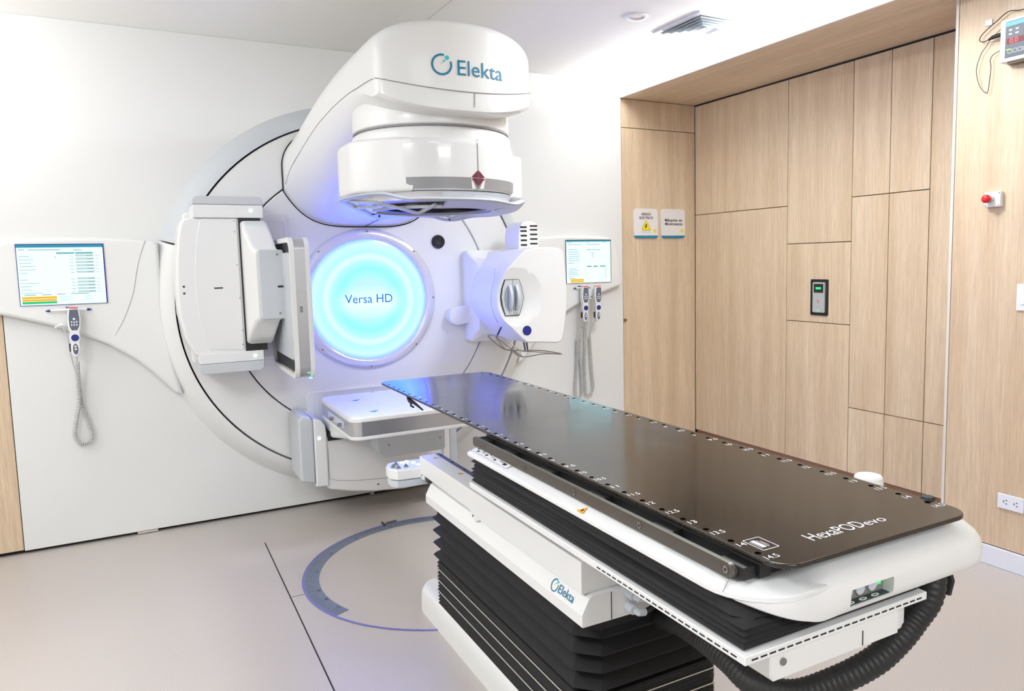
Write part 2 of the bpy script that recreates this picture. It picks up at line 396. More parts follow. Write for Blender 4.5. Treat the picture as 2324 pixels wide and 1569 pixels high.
# nearer oak wall
wn = struct('wall_right.001', box(2.19, 2.95, -8.0, -2.366, 0, CZ), mat('pale_edge', (214, 206, 198), .5))
for y0, y1 in ((-3.6, -2.368), (-4.85, -3.6), (-8.0, -4.85)): panel(wn, 'x', (y0, y1, .09, CZ), 2.177, 2.19)
obj('edge_strip', box(2.1765, 2.1935, -2.3675, -2.352, .0, CZ, .003, 2), mat('pale_edge', (214, 206, 198), .5), wn)
bb = struct('baseboard_right.001', box(2.163, 2.178, -8.0, -2.37, 0, .09, .004, 2), mat('grey_white_skirting', (222, 224, 232), .4))
# oak soffit over the recess, with its white ceiling fascia
so = struct('trim_1', box(1.93, 2.95, -8.0, 0.0, SZ, SZ + .02), WOODY)
struct('trim_2', box(1.915, 1.93, -8.0, 0.0, SZ, CZ), CEIL)
struct('trim_3', box(2.61, 2.64, -2.366, 0, 2.590, 2.60), GAP)

# ------------------------------------------------------------------ floor details
flo = bpy.data.objects['floor']
obj('seam_groove', box(-.7145, -.7095, -6, -.50, 0, .0008), GAP, flo)
obj('seam_groove', box(-.7095, -.655, -1.249, -1.246, 0, .0006), DSTEEL, flo)
WELD = mat('weld_line', (186, 178, 172), .4)
obj('welded_seam', box(-1.752, -1.748, -6, -.10, 0, .0005), WELD, flo)
obj('welded_seam', box(-.12, .9, -.536, -.533, 0, .0005), WELD, flo)
obj('floor_sticker', box(1.083, 1.110, -2.777, -2.741, 0, .0006), WPRINT, flo)
obj('ceiling_joint', tube([(0.204, -0.612, 2.7078), (0.228, -2.468, 2.7078)], .0015, 5), mat('joint_shadow_grey', (170, 170, 168), .6, noise=0), bpy.data.objects['ceiling'])
tt = thing('floor_turntable', 'round turntable plate set flush in the floor under the couch', 'turntable', (.03, -1.247, 0))
TC = (.03, -1.247, 0)
obj('plate', cyl((TC[0], TC[1], 0), .675, 0, .0012, n=96), FLOORM, tt)
obj('scale_band', lathe([(.606, .0014), (.606, .0024), (.672, .0024), (.672, .0014)], TC, n=80, a0=75, a1=205), BLUETAPE, tt, label='curved blue-grey degree scale tape')
obj('edge_trim', lathe([(.672, .001), (.672, .003), (.682, .003), (.682, .001)], TC, n=96), mat('blue_violet_edge', (122, 122, 190), .3, .3), tt)
tk = bmesh.new()
for a in range(76, 205, 2):
    t = radians(a); L0 = .635 if a % 10 else .622
    add(tk, quad((TC[0] + cos(t) * L0, TC[1] + sin(t) * L0, 0), (cos(t), sin(t), 0), (-sin(t), cos(t), 0), 0, .665 - L0, -.0008, .0008, .0028))
obj('scale_ticks', tk, DARKINK, tt)
for a in (100, 120, 140, 160, 180, 190, 200):
    t = radians(a)
    obj('scale_number', text(str(a - 90), .02, (TC[0] + cos(t) * .612, TC[1] + sin(t) * .612, .0028), (sin(t), -cos(t), 0), (cos(t), sin(t), 0), 'CENTER'), DARKINK, tt)
pm = thing('floor_pointer', 'small metal pointer plate beside the curved floor scale', 'pointer', (-.0, -.57, 0))
obj('base', prism([(-.085, -.585), (-.02, -.565), (-.01, -.535), (-.075, -.548)], 'z', 0.0, .004), STEEL, pm)
obj('pin', box(-.10, -.094, -.60, -.545, 0, .012), DSTEEL, pm)

# ================================================================== FIXED FASCIA ON THE WALL
fa = thing('machine_fascia', 'raised white swoosh cover on the wall with a grey arc around the machine drum', 'wall cover', (0, 0, 1.24))
AXZ = 1.24
def arc(r, a0, a1, n): return [(r * cos(radians(a0 + (a1 - a0) * q / n)), AXZ + r * sin(radians(a0 + (a1 - a0) * q / n))) for q in range(n + 1)]
SW = [(-1.885, 1.27), (-1.875, 1.38), (-1.85, 1.50), (-1.815, 1.575), (-1.775, 1.604), (-1.70, 1.612), (-1.58, 1.617), (-1.40, 1.619), (-1.25, 1.612), (-1.13, 1.60),
      (-1.10, 1.59), (-1.10, 1.2), (-1.06, .90), (-1.03, .76), (-1.07, .775), (-1.12, .835), (-1.175, .90), (-1.25, .975), (-1.367, 1.06), (-1.477, 1.118), (-1.596, 1.17), (-1.70, 1.205), (-1.80, 1.235), (-1.86, 1.25)]
def plateau(poly, dep, r):
    bm = prism(poly, 'y', -.0045, -dep, r, 4, only='b'); return bm
obj('cover_wing', plateau(SW, .06, .035), WHITE2, fa, 40, label='left wing of the cover around the left screen')
obj('cover_wing', plateau([(-x, z) for x, z in SW], .06, .035), WHITE2, fa, 40, label='right wing of the cover around the right screen')
prof = [(1.150, -.0045), (1.142, -.012), (1.128, -.035), (1.108, -.062), (1.085, -.084), (1.06, -.098), (1.042, -.104), (1.040, -.05)]
obj('grey_arc', lathe(prof, (0, 0, AXZ), 'y', 90, a0=18, a1=161.5), GREYB, fa, 50, label='pale grey upper arc')
obj('ring_moulding', lathe(prof, (0, 0, AXZ), 'y', 120, a0=162, a1=377.5), WHITE2, fa, 50)
obj('ring_gap', lathe([(1.045, -.03), (.70, -.03)], (0, 0, AXZ), 'y', 96), GAP, fa)
for s in (-1, 1):
    obj('cover_joint', tube([(s * 1.16, -.0605, 1.60), (s * 1.20, -.0605, 1.48), (s * 1.235, -.0605, 1.32), (s * 1.29, -.0605, 1.18), (s * 1.345, -.058, 1.085)], .0016, 6, smooth=5), mat('joint_shadow_grey', (170, 170, 168), .6, noise=0), fa)

# ================================================================== LINEAR ACCELERATOR (ROTATING GANTRY)
la = thing('linear_accelerator', 'large white radiotherapy gantry machine with a blue backlit disc in its drum', 'medical machine', (0, -.12, 1.24))
obj('drum_face', lathe([(0, -.118), (.776, -.118), (.782, -.112), (.782, -.05)], (0, 0, AXZ), 'y', 120), WHITE2, la, 30)
segp = [(.788, -.05), (.788, -.110), (.794, -.117), (.90, -.112), (1.025, -.100), (1.033, -.094), (1.033, -.05)]
obj('ring_segment', lathe(segp, (0, 0, AXZ), 'y', 80, a0=20, a1=160), WHITE2, la, 30)
obj('ring_segment', lathe(segp, (0, 0, AXZ), 'y', 120, a0=160, a1=380), WHITE2, la, 30)
obj('ring_joint', tube([(.775, -.1185, 1.522), (.90, -.1135, 1.522), (.975, -.106, 1.522)], .0013, 6), GAP, la)
# disc
dr = obj('disc_frame', lathe([(.422, -.116), (.418, -.128), (.408, -.137), (.392, -.143), (.374, -.143), (.362, -.138), (.356, -.128), (.356, -.116)], (0, 0, AXZ), 'y', 96), mat('silver_white_ring', (214, 215, 222), .25, .25, coat=.3, noise=0), la, 60)
for k in range(8):
    t = radians(k * 45 - .6)
    obj('screw', cyl((.404 * cos(t), 0, AXZ + .404 * sin(t)), .0055, -.136, -.1445, 'y', 10), STEEL, dr)
dd = obj('light_disc', lathe([(0, -.150), (.12, -.149), (.24, -.145), (.33, -.138), (.357, -.130)], (0, 0, AXZ), 'y', 96), DISCM, la, 80, pivot=(0, -.13, AXZ))
obj('lettering', text('Versa HD', .074, (-.147, -.1535, 1.222), (1, 0, -.012), (0, 0, 1), width=.285), mat('disc_lettering', (0, 70, 120), .4, emit=(0, 90, 140), es=.6, noise=0), dd)
# ---- arm and head housing
def asec(y, w, ze, zs, zt, zb, p=5, bul=0.0, n=24):
    R = []
    for q in range(n): s = q / n; R.append((w * s, ze - (ze - zb) * (1 - s ** p)))
    for q in range(5): R.append((w, ze + (zs - ze) * q / 4))
    for q in range(1, n + 1): t = pi / 2 * q / n; R.append((w * cos(t) ** .72, zs + (zt - zs) * sin(t) ** .95))
    full = R + [(-x, z) for x, z in R[::-1][1:-1]]
    return [(x, y - bul * (1 - min(1, (x / .36) ** 2)), z) for x, z in full]
secs = [asec(-.10, .452, 1.87, 2.0, 2.24, 1.675, 4), asec(-.16, .447, 1.905, 2.01, 2.25, 1.685, 4), asec(-.25, .438, 1.966, 2.04, 2.27, 1.715, 4), asec(-.35, .428, 2.004, 2.07, 2.28, 1.76, 4), asec(-.45, .419, 2.037, 2.11, 2.30, 1.81, 4.5), asec(-.64, .405, 2.088, 2.17, 2.33, 1.89, 5),
        asec(-.81, .393, 2.127, 2.214, 2.36, 1.955, 6), asec(-1.04, .378, 2.158, 2.25, 2.40, 2.01, 6), asec(-1.26, .363, 2.170, 2.275, 2.415, 2.045, 6, .01), asec(-1.40, .354, 2.155, 2.29, 2.42, 2.045, 5, .045),
        asec(-1.50, .348, 2.13, 2.30, 2.418, 2.045, 3.5, .085), asec(-1.565, .345, 2.108, 2.30, 2.41, 2.042, 2.6, .105), asec(-1.592, .342, 2.108, 2.297, 2.398, 2.046, 2.6, .112)]
last = asec(-1.605, .332, 2.116, 2.285, 2.382, 2.054, 2.6, .112); secs.append(last)
for s in (.95, .88, .8, .7, .6, .5, .4, .3, .2, .1):
    secs.append([((x * s), -1.606 - .112 * (1 - min(1, (x * s / .36) ** 2)), 2.22 + (z - 2.22) * s) for x, y, z in last])
arm = obj('beam_arm', loft(secs), WHITE, la, 32)
fy = lambda x: -1.6075 - .112 * (1 - min(1, (x / .36) ** 2))
fs_ = lambda x: 2.172 - .045 * (1 - (x / .34) ** 2)
SEAM = mat('seam_grey', (140, 140, 142), .6, noise=0)
sp_ = [(-.343 + .686 * q / 28) for q in range(29)]
obj('housing_seam', tube([(x, fy(x) + (.006 if abs(x) > .337 else .001 if abs(x) > .32 else 0), fs_(x)) for x in sp_], .0018, 6), SEAM, arm)
sidepts = [(-.3445, -1.597, 2.173), (-.347, -1.565, 2.175), (-.3505, -1.50, 2.177), (-.3565, -1.40, 2.177), (-.364, -1.26, 2.177), (-.379, -1.04, 2.160), (-.394, -.81, 2.128), (-.406, -.64, 2.090), (-.420, -.45, 2.038), (-.430, -.35, 2.005), (-.439, -.25, 1.967), (-.4485, -.16, 1.905)]
for s in (1, -1): obj('housing_seam', tube([(s * x, y, z) for x, y, z in sidepts], .0013, 6, smooth=4), SEAM, arm)
obj('housing_seam', tube([(.035, fy(.035), 2.125), (.033, fy(.03), 2.07)], .0013, 6), SEAM, arm)
bend1 = lambda x0, z0: (lambda x, y: Vector((x0 + x, fy(x0 + x) - .0004, z0 + y)))
arm_l = obj('lettering', text('Elekta', .085, (0, 0, 0), (1, 0, 0), (0, 0, 1), bend=bend1(-.043, 2.190), width=.208, bold=0), TEAL, arm, label='large teal lettering')
lg = bmesh.new(); NR = 40
def ringarc(cx, cz, r0, r1, a0, a1, n, f):
    b = bmesh.new(); P = []
    for q in range(n + 1):
        t = radians(a0 + (a1 - a0) * q / n); P.append((b.verts.new(f(cx + r0 * cos(t), cz + r0 * sin(t))), b.verts.new(f(cx + r1 * cos(t), cz + r1 * sin(t)))))
    for (a, c), (d, e) in zip(P, P[1:]): b.faces.new((a, c, e, d))
    return b
def logo(f, s=1.0):
    a = ringarc(0, 0, .0335 * s, .0395 * s, 70, -265 + 360 - 360, 40, f) if False else ringarc(0, 0, .0335 * s, .0415 * s, 75, 380, 44, f)
    d = bmesh.new()
    for cx, cz, r in ((.0215, .027, .0085), (.0085, .0135, .0045), (.000, .004, .002)):
        add(d, ringarc(cx * s, cz * s, 0.0001, r * s, 0, 360, 16, f))
    return a, d
a_, d_ = logo(lambda x, z: Vector((-.1 + x, fy(-.1 + x) - .0004, 2.226 + z)))
obj('logo_ring', a_, TEAL, arm); obj('logo_dots', d_, TEAL2, arm)
obj('arm_joint', tube([(0, -.113, 1.673), (.012, -.16, 1.6825), (.035, -.205, 1.697), (.06, -.25, 1.7125), (.085, -.35, 1.757)], .0015, 6, smooth=4), DARKINK, arm)
sm = asec(-.119, .456, 1.872, 2.0, 2.25, 1.671, 4)
obj('arm_gap', tube([p for p in sm], .0035, 6, closed=True), GAP, arm)
# ---- collimator head
HC = (0, -1.30, 0)
hd = obj('beam_head', lathe([(.335, 2.12), (.345, 2.10), (.347, 2.022), (.342, 2.014), (.336, 2.012), (.336, 2.006), (.346, 1.998), (.352, 1.985), (.354, 1.955), (.30, 1.95)], HC, 'z', 96), WHITE, la, 40, label='round white beam head hanging over the couch end')
obj('neck_shadow_line', lathe([(.3375, 2.0125), (.3455, 2.0125), (.3455, 2.0065), (.3375, 2.0065)], HC, 'z', 96, close=True), SEAM, hd)
obj('head_shell', lathe([(.345, 1.962), (.358, 1.952), (.362, 1.93), (.362, 1.80), (.357, 1.758), (.352, 1.746), (.30, 1.742)], HC, 'z', 120), mat('glossy_white_shell', (226, 227, 228), .15, coat=.4, noise=0), hd, 50)
wing = [(-.30, -1.10), (-.36, -1.11), (-.392, -1.15), (-.40, -1.22), (-.398, -1.36), (-.385, -1.42), (-.33, -1.49), (-.28, -1.545), (-.20, -1.60), (-.1, -1.4)]
obj('side_wing', prism(wing, 'z', 1.738, 1.962, .018, 3), WHITE, hd, 40)
obj('side_wing', prism([(.30, -1.05), (.40, -1.06), (.445, -1.10), (.455, -1.18), (.44, -1.32), (.38, -1.36), (.1, -1.3)], 'z', 1.738, 1.945, .018, 3), WHITE, hd, 40)
obj('grey_band', lathe([(.3595, 1.752), (.3632, 1.797)], HC, 'z', 60, a0=-90 - 38, a1=-90 + 68), mat('grey_gloss_band', (148, 148, 151), .35, .1, noise=0), hd)
def hcyl(r, a, z): t = radians(-90 + a); return Vector((HC[0] + r * cos(t), HC[1] + r * sin(t), z))
b = bmesh.new(); b.faces.new([b.verts.new(hcyl(r, a, z)) for r, a, z in ((.3642, 4.8, 1.797), (.3642, 16.2, 1.797), (.3605, 15.0, 1.752), (.3605, 5.8, 1.752))])
obj('marker_patch', b, WHITE, hd)
dm = bmesh.new(); q = .0016
for sa in (1, -1):
    for sz in (1, -1):
        dm.faces.new([dm.verts.new(hcyl(.3655, 10.4 + sa * a, 1.7955 + sz * z)) for a, z in ((.35, .0022), (.35, .032), (5.3, .0022))])
obj('marker_diamond', dm, MAROON, hd, label='dark red quartered diamond mark')
obj('head_seam', tube([hcyl(.3635, 10.6, z) for z in (1.955, 1.93, 1.85, 1.80)] + [hcyl(.3605, 10.8, 1.758), hcyl(.345, 9, 1.735), hcyl(.338, 7.5, 1.722)], .0013, 6), SEAM, hd)
obj('head_rim', lathe([(.30, 1.745), (.345, 1.744), (.350, 1.738), (.342, 1.728), (.338, 1.718), (.336, 1.708), (.31, 1.704), (.25, 1.702)], HC, 'z', 96), mat('silver_white_rim', (222, 223, 228), .25, .15, noise=0), hd, 50)
obj('aperture_plate', lathe([(0, 1.700), (.255, 1.700), (.255, 1.69), (.245, 1.688)], HC, 'z', 72), mat('dark_bronze_glass', (52, 44, 42), .12, noise=0, coat=.5), hd)
obj('aperture_ring', lathe([(.245, 1.688), (.215, 1.690), (.215, 1.695)], HC, 'z', 72), BLACK, hd)
# touch guard
G1 = [(-.419, -1.360, 1.721), (-.382, -1.500, 1.727), (-.325, -1.580, 1.728), (-.283, -1.620, 1.717), (-.241, -1.680, 1.701), (-.183, -1.710, 1.701), (-.009, -1.720, 1.701), (.121, -1.680, 1.700), (.250, -1.600, 1.694), (.369, -1.450, 1.721), (.431, -1.250, 1.699), (.430, -1.100, 1.689), (.415, -1.000, 1.687), (.334, -.960, 1.684), (.252, -.920, 1.667), (.188, -.920, 1.669), (.107, -.960, 1.682), (-.051, -.980, 1.682), (-.154, -1.000, 1.670), (-.195, -1.030, 1.669), (-.314, -1.200, 1.693), (-.409, -1.320, 1.715)]
tg = obj('touch_guard', tube(G1, .012, 8, closed=True, smooth=4, flat=(.019, .008)), LGREY, la, 60, label='pale grey touch guard frame under the head')
gp = bmesh.new()
inner = [(HC[0] + .262 * cos(2 * pi * k / 88), HC[1] + .262 * sin(2 * pi * k / 88), 1.686) for k in range(88)]
og = [p for p in smooth_path(G1, 4, True)]
n_ = len(og); P1 = []
for p in og:
    a = atan2(p.y - HC[1], p.x - HC[0]); P1.append((a, p))
def seg(a0, a1):
    sel = [p for a, p in P1 if a0 <= math.degrees(a) <= a1]; sel.sort(key=lambda p: atan2(p.y - HC[1], p.x - HC[0])); b = bmesh.new(); prev = None
    for p in sel:
        a = atan2(p.y - HC[1], p.x - HC[0]); i_ = Vector((HC[0] + .262 * cos(a), HC[1] + .262 * sin(a), 1.686)); vv = [b.verts.new(p), b.verts.new(i_), b.verts.new(i_ + Vector((0, 0, -.008))), b.verts.new(p + Vector((0, 0, -.008)))]
        if prev:
            for k in range(4): b.faces.new((prev[k], prev[(k + 1) % 4], vv[(k + 1) % 4], vv[k]))
        prev = vv
    bmesh.ops.recalc_face_normals(b, faces=b.faces); return b
for a0, a1 in ((-106, -30), (-30, 36), (95, 150)): obj('guard_plate', seg(a0, a1), LGREY, tg)
obj('guard_hoop', lathe([(.262, 1.678), (.262, 1.690), (.276, 1.690), (.276, 1.678)], HC, 'z', 72, close=True), LGREY, tg)
for P in ([(-.303, -1.50, 1.693), (-.247, -1.5, 1.683), (-.183, -1.5, 1.667), (-.143, -1.5, 1.661), (-.123, -1.52, 1.672), (-.095, -1.57, 1.690)], [(-.40, -1.40, 1.712), (-.324, -1.5, 1.70), (-.29, -1.49, 1.69)], [(-.35, -1.25, 1.697), (-.296, -1.40, 1.69), (-.303, -1.50, 1.691)], [(.02, -1.0, 1.684), (.173, -.97, 1.686), (.218, -.955, 1.676), (.26, -.97, 1.684), (.36, -1.02, 1.688)]):
    obj('guard_strut', tube(P, .01, 8, smooth=4, flat=(.015, .007)), LGREY, tg)
for x, y, z in ((-.198, -1.10, 1.686), (-.140, -1.5, 1.686), (.215, -.94, 1.683), (.383, -1.10, 1.70)): obj('spring_pin', cyl((x, y, 0), .0055, z - .02, z + .03, 'z', 10), DSTEEL, tg)
obj('drum_camera', lathe([(0, -.118), (.042, -.118), (.042, -.128), (.036, -.131), (.028, -.127), (.022, -.131), (0, -.129)], (.455, 0, 1.58), 'y', 32), BLACK, la, label='small round black camera lens on the drum')
# ---- left imaging detector arm
hs = obj('imaging_detector', prism([(-.722, 1.705), (-.95, 1.705), (-.992, 1.695), (-1.008, 1.67), (-1.022, 1.60), (-1.036, 1.47), (-1.041, 1.34), (-1.038, 1.21), (-1.018, 1.10), (-.985, 1.02), (-.965, .995), (-.722, 1.0)], 'y', -.12, -.40, .016, 3, only='b'), WHITE, la, 40, label='white imaging detector housing left of the disc')
obj('end_cap', prism(rrect(-.945, -.612, 1.70, 1.767, .004, 2), 'y', -.14, -.412, .006, 2, only='b'), WHITE, hs, 40)
obj('grey_end_cap', prism([(-.945, 1.767), (-.612, 1.767), (-.612, 1.790), (-.618, 1.803), (-.632, 1.809), (-.925, 1.809), (-.939, 1.803), (-.945, 1.79)], 'y', -.14, -.412, .006, 2, only='b'), GREYB, hs, 40)
obj('end_cap', prism(rrect(-.960, -.648, .958, 1.012, .004, 2), 'y', -.14, -.412, .006, 2, only='b'), WHITE, hs, 40)
obj('grey_end_cap', prism([(-.960, .958), (-.960, .925), (-.953, .912), (-.94, .905), (-.668, .905), (-.655, .911), (-.648, .925), (-.648, .958)], 'y', -.14, -.412, .006, 2, only='b'), GREYB, hs, 40)
obj('front_panel', prism([(-.742, 1.698), (-.90, 1.698), (-.915, 1.69), (-.935, 1.60), (-.952, 1.45), (-.954, 1.30), (-.945, 1.18), (-.925, 1.08), (-.908, 1.03), (-.742, 1.02)], 'y', -.398, -.4035, .002, 1, only='b'), WHITE, hs, 40)
obj('slot_recess', box(-.735, -.628, -.41, -.16, 1.013, 1.702), BLACK, hs)
obj('dark_mark', box(-.868, -.827, -.4045, -.40, 1.341, 1.348), DARKINK, hs)
obj('dark_mark', box(-1.012, -1.002, -.4005, -.39, 1.352, 1.362), DARKINK, hs)
obj('dark_mark', box(-1.012, -1.002, -.4005, -.39, 1.318, 1.328), DARKINK, hs)
for x, z in ((-.755, 1.685), (-.755, 1.63), (-.752, 1.46), (-.749, 1.29), (-.746, 1.12), (-.748, 1.045)): obj('screw', cyl((x, 0, z), .0035, -.400, -.405, 'y', 8), STEEL, hs)
for z in (1.738, .985):
    obj('status_light', lathe([(0, -.4165), (.007, -.415), (.010, -.411)], (-.672 - (.0 if z > 1.5 else .02), 0, z), 'y', 16), LED, hs, label='green status light')
def rr(y, x0, x1, z0, z1, r=.012): return [(x, y, z) for x, z in rrect(x0, x1, z0, z1, r, 4)]
obj('support_arm', loft([rr(-.25, -.728, -.60, 1.045, 1.688), rr(-.44, -.728, -.60, 1.05, 1.684, .02), rr(-.49, -.722, -.59, 1.10, 1.63, .02), rr(-.545, -.70, -.575, 1.165, 1.55, .02), rr(-.575, -.682, -.565, 1.18, 1.532, .02)]), WHITE, hs, 50)
gb = obj('grey_cover_box', prism(rrect(-.676, -.552, 1.182, 1.532, .012, 4), 'y', -.46, -.605, .008, 3, only='b'), GREYB, hs, 40)
for x, z in ((-.585, 1.508), (-.585, 1.212)): obj('screw', cyl((x, 0, z), .0055, -.60, -.6075, 'y', 10), STEEL, hs)
obj('dark_mark', box(-.590, -.563, -.6065, -.60, 1.342, 1.352), DARKINK, hs)
pn = obj('detector_panel', prism(rrect(-.845, -.175, .903, 1.582, .055, 8), 'x', -.548, -.494), METAL, la, 40, label='upright flat detector panel with a grey metal edge')
RO = rrect(-.848, -.172, .899, 1.586, .058, 8); RI = rrect(-.825, -.195, .922, 1.563, .045, 8)
obj('edge_rim', frame(RO, RI, 'x', -.566, -.546), WHITE, pn, 40)
obj('edge_rim', prism(RO, 'x', -.495, -.472, .006, 2, only='b'), WHITE, pn, 40)
obj('dark_recess', prism(rrect(-.824, -.196, .923, 1.562, .044, 8), 'x', -.5495, -.548), BLACK, pn)
ip = obj('inner_cover', prism(rrect(-.80, -.215, .985, 1.515, .05, 6), 'x', -.548, -.562, .005, 2, only='b'), LGREY, pn, 40)
obj('cover_channel', boxes((-.5635, -.561, -.52, -.49, 1.05, 1.40), (-.5635, -.561, -.42, -.40, 1.05, 1.40), (-.5635, -.561, -.66, -.64, 1.05, 1.40)), GREYB, pn)
obj('lettering', text('XVI', .019, (-.532, -.8462, 1.255), (0, 0, -1), (1, 0, 0), bold=.0004), DARKINK, pn)
obj('edge_light', box(-.505, -.492, -.8485, -.835, .900, .906), em('edge_led', (120, 255, 190), 2), pn)
obj('backing_plate', prism(rrect(-.98, -.447, .93, 1.747, .03, 5), 'y', -.115, -.142, .012, 3, only='b'), WHITE2, la, 40)
obj('backing_plate_recess', frame(rrect(-.90, -.468, .95, 1.70, .015, 4), rrect(-.898, -.470, .952, 1.698, .014, 4), 'y', -.141, -.1435), mat('recess_line', (212, 213, 220), .5, noise=0), la)
# ---- bottom portal imager
obj('backing_plate', prism(rrect(-.397, .47, .20, .722, .028, 5), 'y', -.115, -.142, .012, 3, only='b'), WHITE2, la, 40)
obj('backing_plate_recess', frame(rrect(-.352, .43, .24, .705, .01, 4), rrect(-.350, .428, .242, .703, .01, 4), 'y', -.141, -.1435), mat('recess_line', (212, 213, 220), .5, noise=0), la)
bot = [(-.352, .50), (-.352, .208), (-.335, .196), (-.22, .166), (-.09, .143), (.09, .130), (.22, .134), (.30, .142), (.385, .152), (.40, .20), (.40, .50)]
ms = obj('portal_imager', prism(bot, 'y', -.12, -.40, .014, 3, only='b'), WHITE, la, 40, label='white housing of the bottom flat imaging panel')
obj('end_cap', prism([(-.415, .228), (-.35, .222), (-.345, .23), (-.345, .52), (-.352, .57), (-.375, .60), (-.415, .612)], 'y', -.14, -.412, .012, 3, only='b'), WHITE, ms, 40)
obj('grey_end_cap', prism([(-.495, .275), (-.485, .262), (-.416, .245), (-.414, .60), (-.43, .622), (-.465, .634), (-.485, .622), (-.495, .60)], 'y', -.14, -.408, .014, 3, only='b'), GREYB, ms, 40)
obj('end_cap', box(.33, .375, -.412, -.14, .15, .50, .008, 3), WHITE, ms, 40)
obj('grey_end_cap', box(.375, .425, -.408, -.14, .158, .47, .01, 3), GREYB, ms, 40)
obj('panel_line', tube([(-.342, -.4025, .44), (-.342, -.4025, .262), (-.30, -.4025, .245), (-.2, -.4025, .228), (-.05, -.4025, .215), (.12, -.4025, .21), (.25, -.4025, .218)], .0009, 5), SEAM, ms)
obj('slot_recess', box(-.34, .33, -.41, -.16, .478, .53), BLACK, ms)
obj('support_arm', loft([rr(-.25, -.335, .345, .50, .60), rr(-.42, -.325, .345, .493, .605, .02), rr(-.50, -.25, .33, .49, .60, .02), rr(-.60, -.145, .29, .50, .595, .02)]), WHITE, ms, 50)
obj('grey_cover_box', prism([(-.128, .50), (-.128, .45), (-.118, .425), (-.09, .402), (.245, .400), (.255, .41), (.255, .525), (-.128, .56)], 'y', -.50, -.655, .006, 2, only='b'), GREYB, ms, 40)
for x in (-.07, .225): obj('screw', cyl((x, 0, .47), .0055, -.65, -.6575, 'y', 10), STEEL, ms)
obj('dark_slot', box(-.10, .24, -.652, -.60, .527, .532), BLACK, ms)
obj('status_light', lathe([(0, -.4165), (.007, -.415), (.010, -.411)], (-.388, 0, .500), 'y', 16), LED, ms, label='green status light')
obj('lettering', text('1/2', .016, (-.405, -.35, .6125), (1, 0, 0), (0, 1, 0)), DARKINK, ms)
for x in (-.068, -.012): obj('screw', cyl((x, 0, .185), .0045, -.399, -.4035, 'y', 8), DSTEEL, ms)
obj('dark_mark', box(.006, .010, -.404, -.40, .34, .372), DARKINK, ms)
mp = obj('imager_panel', prism(rrect(-.345, .345, -.985, -.27, .055, 8), 'z', .610, .682), METAL, la, 40, label='flat horizontal imaging panel with a metal edge')
obj('edge_rim', prism(rrect(-.348, .348, -.988, -.267, .058, 8), 'z', .592, .610, .004, 2), WHITE, mp, 40)
obj('top_cover', prism(rrect(-.347, .347, -.987, -.268, .058, 8), 'z', .682, .706, .012, 3, only='b'), WHITE, mp, 40)
for (x, y) in ((-.225, -.50), (-.225, -.86)):
    obj('triangle_mark', patch((x, y, .7068), (1, 0, 0), (0, 1, 0), [(0, 0), (.055, .012), (.02, -.03)]), mat('blue_print', (70, 120, 190), .5, noise=0), mp)
obj('round_mark', cyl((-.05, -.30, 0), .006, .706, .7068, 'z', 12), DARKINK, mp)
for y in (-.62, -.80):
    c = obj('connector', cyl((0, y, .645), .009, -.345, -.372, 'x', 14), STEEL, mp, label='chrome connector')
obj('connector_bar', box(-.352, -.344, -.83, -.50, .63, .665, .003), LGREY, mp)
# ---- right x-ray source
obj('source_bracket', loft([rr(-.118, .612, .96, .944, 1.522, .02), rr(-.20, .612, .96, .944, 1.522, .02), rr(-.26, .66, .95, 1.0, 1.47, .04)]), WHITE2, la, 40)
FO = [(.739, 1.509), (.671, 1.451), (.625, 1.405), (.596, 1.356), (.575, 1.300), (.565, 1.24), (.567, 1.190), (.582, 1.145), (.600, 1.113), (.659, 1.050), (.700, 1.010), (.737, .978), (.843, .970), (.940, .960), (.965, .965), (.979, .985), (.996, 1.06), (1.009, 1.146), (1.017, 1.231), (1.013, 1.32), (1.005, 1.42), (.996, 1.49), (.985, 1.512), (.960, 1.523), (.857, 1.528)]
def so_(y, k, sh=0):
    out = []
    cx, cz = .80, 1.24
    for x, z in FO:
        xx = x + k * max(0, (.80 - x) / .23); out.append((cx + (xx - cx) * (1 - sh), y, cz + (z - cz) * (1 - sh)))
    return out
body = loft([so_(-.18, .06), so_(-.45, .035), so_(-.66, .006), so_(-.73, 0), so_(-.747, 0, .012), so_(-.752, 0, .03)])
cut = bmesh.new(); bmesh.ops.create_icosphere(cut, subdivisions=5, radius=.50)
for v in cut.verts: v.co += Vector((.682, -.752 - .50 + .031, 1.243))
srcb = obj('xray_source', boolean(body, cut), WHITE, la, 30, label='rounded white x-ray source box with two grey handles')
obj('side_seam', tube([(.635, -.56, 1.41), (.585, -.66, 1.35), (.560, -.66, 1.24), (.575, -.66, 1.15), (.604, -.66, 1.093)], .0011, 6, smooth=4), SEAM, srcb)
kp = obj('handle_plate', prism([(.616, 1.342), (.701, 1.342), (.715, 1.309), (.730, 1.237), (.711, 1.171), (.698, 1.142), (.614, 1.141), (.597, 1.199), (.591, 1.248), (.599, 1.297)], 'y', -.70, -.7425, .002, 1, only='b'), GREYB, srcb, 40)
obj('plate_gap', prism([(.611, 1.345), (.703, 1.345), (.718, 1.310), (.733, 1.237), (.714, 1.169), (.700, 1.138), (.610, 1.138), (.593, 1.199), (.587, 1.248), (.595, 1.297)], 'y', -.70, -.7400), DARKINK, srcb)
obj('plate_split', box(.6615, .6635, -.7430, -.70, 1.141, 1.342), DARKINK, srcb)
